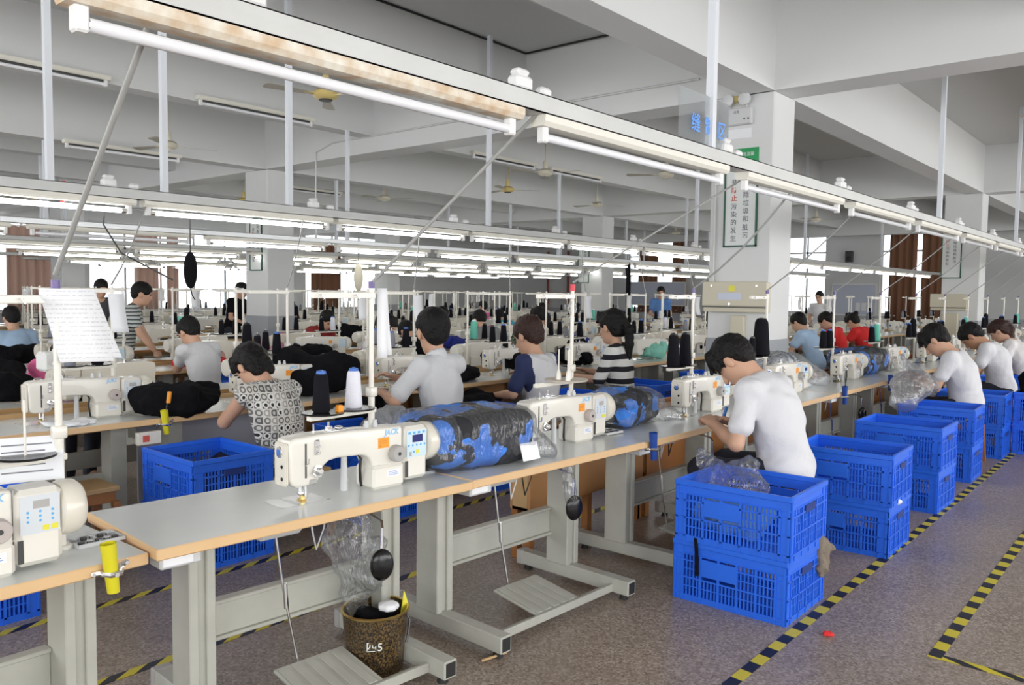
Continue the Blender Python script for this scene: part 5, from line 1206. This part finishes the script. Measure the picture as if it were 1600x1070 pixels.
for k, y in enumerate(Y2):
    nm = WHO2.get(k, '%s in line' % ORD[k])
    put(TF, (-5.05-.31, y+.69, 0), 0, 'sewing table in the second row, %s' % nm, 'table', GT)
    mk = MN if k == 1 else (M3 if k < 6 else MF[0])
    put(mk, (-5.38, y+.76, TT), 0, 'cream sewing machine in the second row, %s' % nm, 'sewing machine', GM)
    put(SF, (-5.60, y+1.30, TT), 0, 'thread stand in the second row, %s' % nm, 'thread stand', GS)
    oncone('b', -5.60, y+1.20, zt, 'inner black thread cone in the second row, %s' % nm)
    oncone('n' if k % 2 else 's', -5.60, y+1.025, zt, 'outer %s thread cone in the second row, %s' % ('grey' if k % 2 else 'slim black', nm))
    if k < 12 and k % 2: paper('white paper on the second row thread stand, %s' % nm, (-5.56, y+1.31, 1.56), .10, .26, R(80), 0, .02, PAPER, skew=.03 if k % 2 else -.02)
trough(PAIR[0]-.14, PAIR[0]+.14, 0, 24, .62, .80, 'pale wooden trough running between the second and third rows', True, PLY, 3)
ROWN = ORD[2:]
rows = []
for i, pc in enumerate(PAIR):
    if i: rows.append((pc+.62+HALF.get(i, .15), 1, ROWN[2*i-1]))
    rows.append((pc-.62-HALF.get(i, .15), -1, ROWN[2*i]))
for i, pc in enumerate(PAIR[1:]):
    if abs(pc+20) < .1: continue
    for ya, yb, q in (((1.5+i, 7.4, 'near'), (8.1, 16.9, 'middle')) if i == 1 else ((1.5+i, 23, 'whole'),)): trough(pc-.14, pc+.14, ya, yb, .62, .80, 'wooden trough, %s run, between the %s and %s rows of tables' % (q, ROWN[2*i+1], ROWN[2*i+2]), True, PLY, 3)
for ri, (xe, d, rn) in enumerate(rows):
    x0 = abs(xe); ys = max(.4, .33*x0-1.4); ye = 23.5 if ri < 4 else 22.5; n = int((ye-ys)/1.38); rz = 0 if d > 0 else math.pi
    tp = TFW if ri in (3, 6) else TF
    for k in range(n):
        y = ys+1.38*k; far = ri > 4 or k > 8; nm = 'the %s row, %s from its near end' % (rn, ORD[k])
        if hits_column(min(xe, xe-d*.62), max(xe, xe-d*.62), y, y+1.38): continue
        put(tp, (xe-d*.31, y+.69, 0), rz, 'sewing table in '+nm, 'table', GT)
        ny = y+.55 if d > 0 else y+.83
        put(MF[(k*7+ri*3) % 2], (xe-d*.33, ny, TT), rz, '%s sewing machine in %s' % (('cream', 'plain beige')[(k*7+ri*3) % 2], nm), 'sewing machine', GM)
        sy = y+1.26 if d > 0 else y+.12
        put(SF, (xe-d*.56, sy, TT), rz, 'thread stand in '+nm, 'thread stand', GS)
        if not far or (k+ri) % 2 == 0:
            kd = 'bsgnBw'[(k*5+ri*2) % 6]; oncone(kd, xe-d*.56, sy-d*.10, zt, '%s thread cone on the stand in %s' % ({'b': 'black', 's': 'slim black', 'g': 'mint green', 'n': 'grey', 'B': 'tall black', 'w': 'white'}[kd], nm), 'thread cones')
            oncone('s', xe-d*.56, sy-d*.275, zt, 'outer slim black cone on the stand in '+nm)
        if (k*3+ri) % 8 == 1 and k < 12: paper('white paper hanging on the stand in '+nm, (xe-d*.5, sy+.01, 1.56), .11, .24, R(80), 0, .02, PAPER)
# cloth on the tables
PRINTC = camo_mat('pink_floral_cloth', (.62, .52, .52), (.55, .16, .26), (.25, .25, .30), 16); PRINTG = camo_mat('green_print_cloth', (.30, .42, .30), (.55, .60, .52), (.06, .14, .08), 14)
HP = [(-5.20, 2.72, TT, (.40, .62, .24), BLACKC, 'black garments heaped left of the blouse woman on the second row table'), (-5.45, 4.05, TT, (.50, .66, .40), BLACKC, 'tall heap of black garments right of the blouse woman'),
      (-5.35, 6.55, TT, (.42, .5, .26), BLACKC, 'black garments beside the person with navy sleeves'), (-5.30, 5.45, TT, (.5, .7, .17), BLACKC, 'flat black garments right of the polo man'), (-4.90, 5.35, .50, (.34, .6, .24), BLACKC, 'black garments sliding from the table right of the polo man'),
      (-4.98, 4.15, .45, (.28, .5, .40), BLACKC, 'black trousers hanging in front of the polo man'), (-5.55, 7.75, TT, (.5, .5, .32), BLACKC, 'rumpled black cloth beyond the striped woman'), (-6.5, 3.0, TT, (.4, .5, .10), CAMOW, 'black and white printed cloth on the third row table'),
      (-8.25, 4.6, TT, (.4, .7, .12), REDCL, 'bright red cloth lying on the fourth row table'), (-8.3, 8.6, TT, (.4, .5, .22), BLUECL, 'royal blue cloth on the fourth row table'), (-6.75, 9.4, TT, (.4, .5, .22), BLUECL, 'royal blue cloth behind the striped woman'),
      (-6.3, 4.9, TT, (.3, .5, .28), CAMOW, 'bundle of black and white strips behind the front thread stand'), (-8.35, 11.5, TT, (.4, .6, .3), GREYC, 'grey cloth heap far in the fourth row'), (-11.1, 9.0, TT, (.45, .7, .3), BLACKC, 'black cloth heap in the sixth row'), (-11.1, 13.0, TT, (.45, .7, .3), CREAMC, 'cream cloth heap in the sixth row'),
      (-9.3, 13.3, TT, (.45, .7, .3), BLACKC, 'black cloth heap in the fifth row'), (-5.4, 10.8, TT, (.4, .6, .3), BLACKC, 'black cloth heap far along the second row'), (-5.4, 9.2, TT, (.4, .55, .26), mat('mint_cloth', (.25, .62, .50), .8, bump=(12, .8)), 'mint green cloth on the second row table'), (-9.3, 6.2, TT, (.45, .6, .26), mat('pink_cloth', (.65, .25, .35), .8, bump=(12, .8)), 'pinkish cloth heap in the fifth row'), (-14.0, 9.5, TT, (.5, .8, .4), BLACKC, 'black cloth heap in the eighth row'), (-14.0, 15.0, TT, (.5, .8, .4), GREYC, 'grey cloth heap in the eighth row'),
      (-6.75, 2.15, TT, (.45, .5, .30), BLACKC, 'black and dark cloth heap at the left end of the third row'), (-8.2, 2.95, TT, (.45, .6, .14), PRINTC, 'pink floral cloth on the fourth row table at the left'), (-9.75, 3.3, TT, (.45, .6, .26), BLACKC, 'black cloth heap at the left end of the fifth row'), (-10.8, 3.75, TT, (.4, .6, .2), CREAMC, 'cream cloth heap at the left end of the sixth row'), (-13.0, 4.5, TT, (.4, .7, .25), GREYC, 'grey cloth heap at the left end of the seventh row'), (-13.8, 5.3, TT, (.4, .7, .25), PRINTC, 'pink floral cloth heap at the left end of the eighth row'), (-8.25, 6.0, TT, (.4, .6, .22), BLACKC, 'black cloth heap in the middle of the fourth row'), (-6.7, 7.6, TT, (.4, .6, .28), BLACKC, 'black ruffled cloth heap in the third row behind the navy sleeves'), (-8.3, 10.2, TT, (.4, .6, .25), PRINTG, 'green printed cloth heap far in the fourth row')]
for i, (x, y, z, sz, m, l) in enumerate(HP): heap('cloth_heap', l, 'cloth', (x, y, z), sz, m, 30+i, 0, None, 'cloth heaps on the tables')
for i, (x, y, l) in enumerate(((-7.6, 4.9, 'blue crate in the aisle before the red cloth'), (-10.6, 6.4, 'upright blue crate near the long left window'), (-7.5, 7.5, 'blue crate in the aisle behind the polo man'), (-7.5, 9.6, 'blue crate in the aisle behind the navy sleeved person'), (-7.5, 11.6, 'blue crate far in the aisle behind the striped woman'), (-10.4, 10.5, 'blue crate in the aisle of the fifth row'))): crate(x, y, 0, R(90), 'lower '+l); crate(x, y, .319, R(90), 'upper '+l)
for k, (a, b, n) in enumerate(((2.6, 3.9, 'beside the blouse woman'), (3.98, 5.28, 'before the polo man'), (5.36, 6.66, 'before the navy sleeved person'))):
    o = MB().rbox((-5.56, a, .12), (-5.54, b, .70), .003).build('privacy_board', mat('lavender_board', (.46, .46, .54), .6) if k == 0 else PLYW); tag(o, '%s board under the second row table %s' % ('pale lavender' if k == 0 else 'orange wooden', n), 'board')
# hanging press pad
o = thing('hanging_pad', 'black oval pad hanging above the second row at the left', 'pad', (-6.0, 3.25, 1.74)); P_ = Field(); P_.ell((0, 0, 0), (.035, .055, .145)); mobj('pad', P_.mesh('pad', .009, BLACKC), o); MB().tube([(0, 0, -.14), (.0, .01, -.19), (.01, .03, -.23)], .004, 5).build('strap', BLACKC, o); MB().tube([(0, 0, .14), (0, 0, .49)], .004, 5).build('cord', CABLE, o)
o = thing('hanging_pad', 'beige oval pad hanging behind the front thread stand', 'pad', (-9.0, 7.35, 1.78)); P_ = Field(); P_.ell((0, 0, 0), (.04, .075, .20)); mobj('pad', P_.mesh('pad', .012, BEIGE), o); MB().tube([(0, 0, .18), (0, 0, .45)], .005, 5).build('cord', CABLE, o)
o = thing('hanging_cloth', 'long black roll hanging above the striped woman', 'cloth', (-8.8, 14.0, 2.215)); MB().tube([(0, 0, 0), (.01, .03, -.3), (0, .05, -.8), (.01, .08, -1.2)], .05, 8).build('roll', BLACKC, o)
# conduits slanting from the rails to the stands
def conduit(p, q, label, r=.008, sag=.0, m=CONDUIT, drop=.0):
    p, q = Vector(p), Vector(q); pts = [p.lerp(q, t) - Vector((0, 0, sag*4*t*(1-t))) for t in (0, .25, .5, .75, 1)] if sag else [p, q]
    if drop: pts = pts+[q-Vector((0, 0, drop))]
    o = MB().tube(pts, r, 7).build('slanting_conduit', m, None, smooth=60); return tag(o, label, 'conduit', 'conduits slanting from lamp rails')
conduit((-2.12, 1.06, 2.33), (-2.80, 1.06, 1.64), 'thick grey conduit slanting down to the lower left thread stand', .009)
conduit((-2.12, 2.66, 2.33), (-2.80, 2.36, 1.63), 'grey conduit slanting from the rusty lamp end to the front thread stand', .008)
conduit((-2.12, 4.75, 2.33), (-2.86, 3.95, 1.66), 'grey conduit slanting behind the second unlit lamp', .006)
conduit((-2.12, 5.45, 2.33), (-2.84, 5.42, 1.64), 'curved conduit crossing the front column sign', .007, .06)
conduit((-2.12, 6.85, 2.33), (-2.84, 6.75, 1.64), 'slanting conduit to the large cone stand', .006, .03)
for k, y in enumerate(R1Y[1:8]): conduit((-2.12, y+1.7, 2.33), (-2.84, y+1.36, 1.64), '%s slanting conduit along the front rail beyond the large cone' % ORD[k], .006, .02)
for k, y in enumerate(Y2[:10]): conduit((-6.0, y+1.75, 2.24), (-5.60, y+1.30, 1.62), '%s slanting conduit from the second rail to its stands' % ORD[k], .006, .05)
o = MB().tube([(-6.04, 2.62, 2.40), (-6.045, 2.64, 2.34), (-6.05, 2.62, 2.05), (-6.0, 2.72, 1.85), (-5.7, 2.95, 1.66)], .006, 6).build('hanging_cable', CABLE); tag(o, 'dark looping cable hanging from a socket box on the second rail', 'cable')
o = MB().tube([(-6.05, 2.36, 2.33), (-6.048, 2.36, 2.26), (-6.046, 2.34, 2.16)], .012, 6).build('red_ribbon', REDCL); tag(o, 'red ribbon tied round the second lamp rail', 'ribbon')
o = MB().rbox((-5.04, 2.35, .62), (-5.0, 2.50, .70), .004).build('switch_box', CREAM2); tag(o, 'cream switch box with red button under the second row table', 'switch box'); MB().box((-5.0, 2.38, .64), (-4.996, 2.42, .68)).build('red_button', REDP, o)
holder((-5.05, 2.545, TT-.03), 'yellow tube holder with orange screwdriver on the second row edge', YELT, tool=True)
o = thing('display_unit', 'white control unit with grey display behind the second row panel machine', 'control unit', (-6.35, 2.55, TT)); MB().rbox((-.10, -.26, .22), (.06, .26, .36), .02).build('case', WHITE, o); MB().box((.0605, -.16, .26), (.0615, .12, .32)).build('display', GREYPL, o); MB().box((.0605, .15, .27), (.0615, .21, .32)).build('small_display', DARKGAP, o); MB().cyl((-.02, 0, 0), (-.02, 0, .22), .02, n=8).build('post', STEEL, o)
o = heap('paper_stack', 'stack of printed slips on the second row table at the left', 'paper', (-5.18, 2.02, TT), (.2, .3, .03), PAPER, 3, res=.01, k=.01)

# ------------------------------------------------------------------ the people
p1 = person('man in white t-shirt with bowed head sitting before the first blue crates', -1.80, 4.62, 180, s=1.12, seat=.49, lean=12, curve=16, neck=22, pitch=55, yaw=0, hands=[(.39, .15, .83), (.34, -.03, .82)], res=.0075, sleeve=.68, hair='bangs', hs=1.06, fold=.010, curl=.95, up=[(-.3, .6, .8), (-.2, -.8, .6)], yarm=.12, seed=4)
W1, D1 = p1['wrists'][1]; b = MB(); Mw = Matrix.Translation(Vector(W1-D1*.02)) @ Vector(D1).to_track_quat('Z', 'Y').to_matrix().to_4x4(); b.lathe([(.030, -.006), (.036, -.004), (.036, .004), (.030, .006)], n=18, M=Mw, ring=True); b.build('red_bracelet', mat('red_cord', (.25, .03, .02), .7), p1['root'])
o = thing('marker_pen', 'blue marker held by the bowed white shirted man', 'pen', (-2.215, 4.625, .80)); MB().cyl((0, 0, 0), (.02, .035, .115), .010, n=10).build('barrel', mat('blue_pen', (.02, .16, .55), .35), o)
person('young man in white t-shirt working behind the fourth crate stack', -1.68, 8.82, 180, s=1.08, seat=.46, lean=10, curve=16, neck=20, pitch=48, hands=[(.46, .14, .80), (.50, -.08, .82)], res=.011, sleeve=.6, hair='bangs', hs=1.12, seed=6)
F_ = Field(); F_.ell((0, 0, .0), (.20, .34, .10)); F_.cap((0, -.1, .05), (-.12, .0, .24), .14, .03, .07); F_.cap((.05, -.2, .0), (.02, -.42, -.10), .12, .12, .08); F_.cap((0, .1, 0), (.05, .36, -.06), .12, .08, .06)
hull('big crumpled clear plastic bag on the lap of the young man in white', 'plastic_bag', 'bag', (-2.02, 8.25, .78), F_, FILM2, .014, 13, .02, 17)
person('tanned man in white t-shirt bent over work beyond the fifth crate stack', -1.70, 10.75, 180, s=1.08, seat=.46, lean=12, curve=16, neck=26, pitch=55, hands=[(.46, .14, .82), (.48, -.06, .84)], res=.012, sleeve=.6, skin=SKIN2, hs=1.1, seed=7)
person('woman with ponytail and printed white top at the right picture edge', -1.70, 12.3, 180, s=1.05, seat=.46, lean=14, curve=14, neck=16, pitch=40, res=.014, hands=[(.44, .14, .82), (.46, -.10, .82)], shirt=mat('white_top', (.72, .70, .70), .85, bump=(10, .5)), hair='pony', hair_m=HAIR2, hs=1.08, seed=8)
person('woman in sleeveless black and white letter print blouse seen from behind', -4.42, 3.02, 186, s=1.06, seat=.40, lean=14, curve=14, neck=20, pitch=48, hands=[(.55, -.02, .80), (.55, -.24, .82)], res=.011, shirt=BLOUSE, sleeve=.0, hair='bob', hs=1.1, yarm=.7, seed=9, hem=.06)
person('man in pale polo shirt with short black hair looking aside', -4.48, 4.50, 184, s=1.14, seat=.42, lean=4, curve=6, neck=10, pitch=12, yaw=-28, hands=[(.40, .26, .80), (.45, .06, .90)], res=.011, shirt=POLO, sleeve=.75, collar=True, hs=1.27, width=1.06, yarm=.5, seed=10, hem=.03)
person('person in white t-shirt with navy sleeves seen from behind', -4.50, 5.82, 178, s=1.06, seat=.42, lean=8, curve=10, neck=10, pitch=22, hands=[(.38, .26, .66), (.42, -.20, .80)], res=.011, sleeve=.72, sleeve_m=NAVY, hair_m=HAIR2, hs=1.30, width=1.1, seed=11)
person('woman with long ponytail in black and white striped top', -4.52, 7.12, 196, s=1.10, seat=.42, lean=3, curve=6, neck=8, pitch=10, yaw=-22, hands=[(.42, .16, .74), (.42, -.12, .78)], res=.011, shirt=STRIPES, sleeve=.95, hair='pony', hs=1.26, width=.98, seed=12)
person('man in light blue shirt working at the second row beyond the big column', -4.48, 12.55, 172, s=1.06, seat=.46, lean=16, curve=12, neck=12, pitch=30, hands=[(.5, .22, .84), (.52, -.05, .84)], res=.017, shirt=SKYB, hs=1.08, fing=False, seed=13)
person('short haired person in red shirt at the second row beyond the big column', -4.5, 13.75, 180, s=1.05, seat=.46, lean=10, curve=12, neck=16, pitch=40, hands=[(.45, .2, .8), (.45, -.1, .8)], res=.018, shirt=REDC, hs=1.08, fing=False, seed=14)
person('woman in red shirt with hair in a bun, second row beyond the column', -4.5, 15.05, 170, s=1.0, seat=.46, lean=12, curve=12, neck=16, pitch=36, hands=[(.45, .2, .85), (.45, -.1, .85)], res=.018, shirt=REDC, hair='bun', hs=1.08, fing=False, seed=15)
person('standing person in white with a face mask behind the red shirted workers', -6.9, 19.5, -90, s=1.0, stand=True, lean=2, curve=4, neck=4, pitch=8, res=.022, hs=1.05, fing=False, seed=16)
person('standing man in blue polo before the far window', -9.98, 17.4, -60, s=1.04, stand=True, lean=2, curve=4, neck=4, pitch=10, hands=[(.25, .1, 1.05), (.25, -.1, 1.05)], res=.02, shirt=mat('blue_polo', (.10, .22, .50), .85), fing=False, seed=17)
person('woman in white top with brown hair bending behind the black cones', -7.3, 12.0, 200, s=1.02, seat=.5, lean=22, curve=12, neck=10, pitch=35, res=.018, hair='long', hair_m=HAIR2, fing=False, seed=18)
person('black haired person in white seen past the striped woman', -9.9, 14.0, 190, s=1.0, seat=.5, lean=8, curve=8, neck=10, pitch=20, res=.022, fing=False, hair='bun', seed=19)
person('man in grey bending over a table behind the navy sleeved person', -7.60, 8.55, 165, s=1.0, seat=.52, lean=14, curve=12, neck=16, pitch=35, res=.018, shirt=GREYC, fing=False, seed=20)
person('woman in beige top with ponytail behind the navy sleeved person', -7.35, 9.55, 190, s=1.0, seat=.52, lean=6, curve=8, neck=10, pitch=20, res=.018, shirt=CREAMC, hair='pony', fing=False, seed=21)
person('woman facing across the second row behind the front thread stand', -7.02, 5.90, 20, s=1.02, seat=.47, lean=8, curve=8, neck=10, pitch=25, hands=[(.42, .2, .8), (.45, -.1, .8)], res=.015, shirt=SHIRTW, hair='bob', fing=False, hs=1.08, seed=22)
person('dark haired man facing the camera behind the woman in profile', -9.98, 9.75, 0, s=1.02, seat=.48, lean=10, curve=10, neck=12, pitch=30, res=.018, shirt=GREYC, fing=False, seed=23)
person('person in pink top far behind the polo man', -13.1, 14.6, 180, s=1.0, seat=.5, lean=6, curve=6, neck=8, pitch=10, res=.022, shirt=PINK, fing=False, seed=24)
person('person in teal top bent over behind the polo man', -10.3, 12.2, 170, s=1.02, seat=.48, lean=22, curve=16, neck=14, pitch=40, res=.02, shirt=TEAL, fing=False, seed=25)
person('person in cream top with dark hair far behind the polo man', -10.3, 13.3, 160, s=1.0, seat=.52, lean=8, curve=8, neck=10, pitch=20, res=.022, shirt=CREAMC, hair='bob', fing=False, seed=26)
person('worker with bowed dark head right behind the polo man', -7.35, 7.1, 180, s=1.02, seat=.46, lean=20, curve=16, neck=20, pitch=55, res=.018, shirt=BLACKC, fing=False, seed=27)
person('man in white t-shirt leaning over the fourth row at the left', -7.30, 4.12, 192, s=1.04, seat=.46, lean=12, curve=10, neck=14, pitch=36, hands=[(.52, -.1, .82), (.52, -.28, .82)], res=.014, fing=False, hs=1.05, yarm=.4, seed=28)
person('standing man in striped t-shirt bending to a machine at the left', -9.75, 4.40, 60, s=1.0, stand=True, lean=14, curve=10, neck=8, pitch=15, hands=[(.36, .05, .86), (.38, -.22, .85)], res=.015, shirt=STRIPEF, fing=False, seed=29)
person('standing woman in black with a white headband near the left column', -13.3, 8.0, 20, s=1.02, stand=True, lean=10, curve=8, neck=6, pitch=18, hands=[(.36, .1, 1.0), (.36, -.15, 1.0)], res=.019, shirt=BLACKC, fing=False, band=PAPER, seed=30)
person('person in pale blue top at the left picture edge', -10.5, 3.55, 180, s=1.0, seat=.5, lean=8, curve=8, neck=10, pitch=20, res=.018, shirt=SKYB, fing=False, seed=31)
person('worker in pink reaching along the third row behind the panel machine', -7.15, 2.55, 30, s=1.0, seat=.46, lean=16, curve=12, neck=16, pitch=45, hands=[(.50, .18, .80), (.52, -.12, .80)], res=.015, shirt=PINK, sleeve=.85, hair='bob', fing=False, seed=32)
person('person in dark shirt behind the red cloth at the left', -9.95, 7.3, 0, s=1.0, seat=.5, lean=16, curve=12, neck=14, pitch=40, res=.018, shirt=mat('dark_red_cotton', (.25, .02, .02), .85), fing=False, seed=33)
person('person in white bent behind the standing striped man', -10.3, 4.1, 180, s=.98, seat=.52, lean=10, curve=10, neck=12, pitch=25, res=.018, hair='pony', fing=False, seed=34)
person('dark clothed worker standing behind the work sheet at the left', -13.2, 5.6, 0, s=1.02, stand=True, lean=6, curve=6, neck=6, pitch=20, res=.02, shirt=mat('dark_grey_cotton', (.05, .05, .06), .85), fing=False, seed=35)
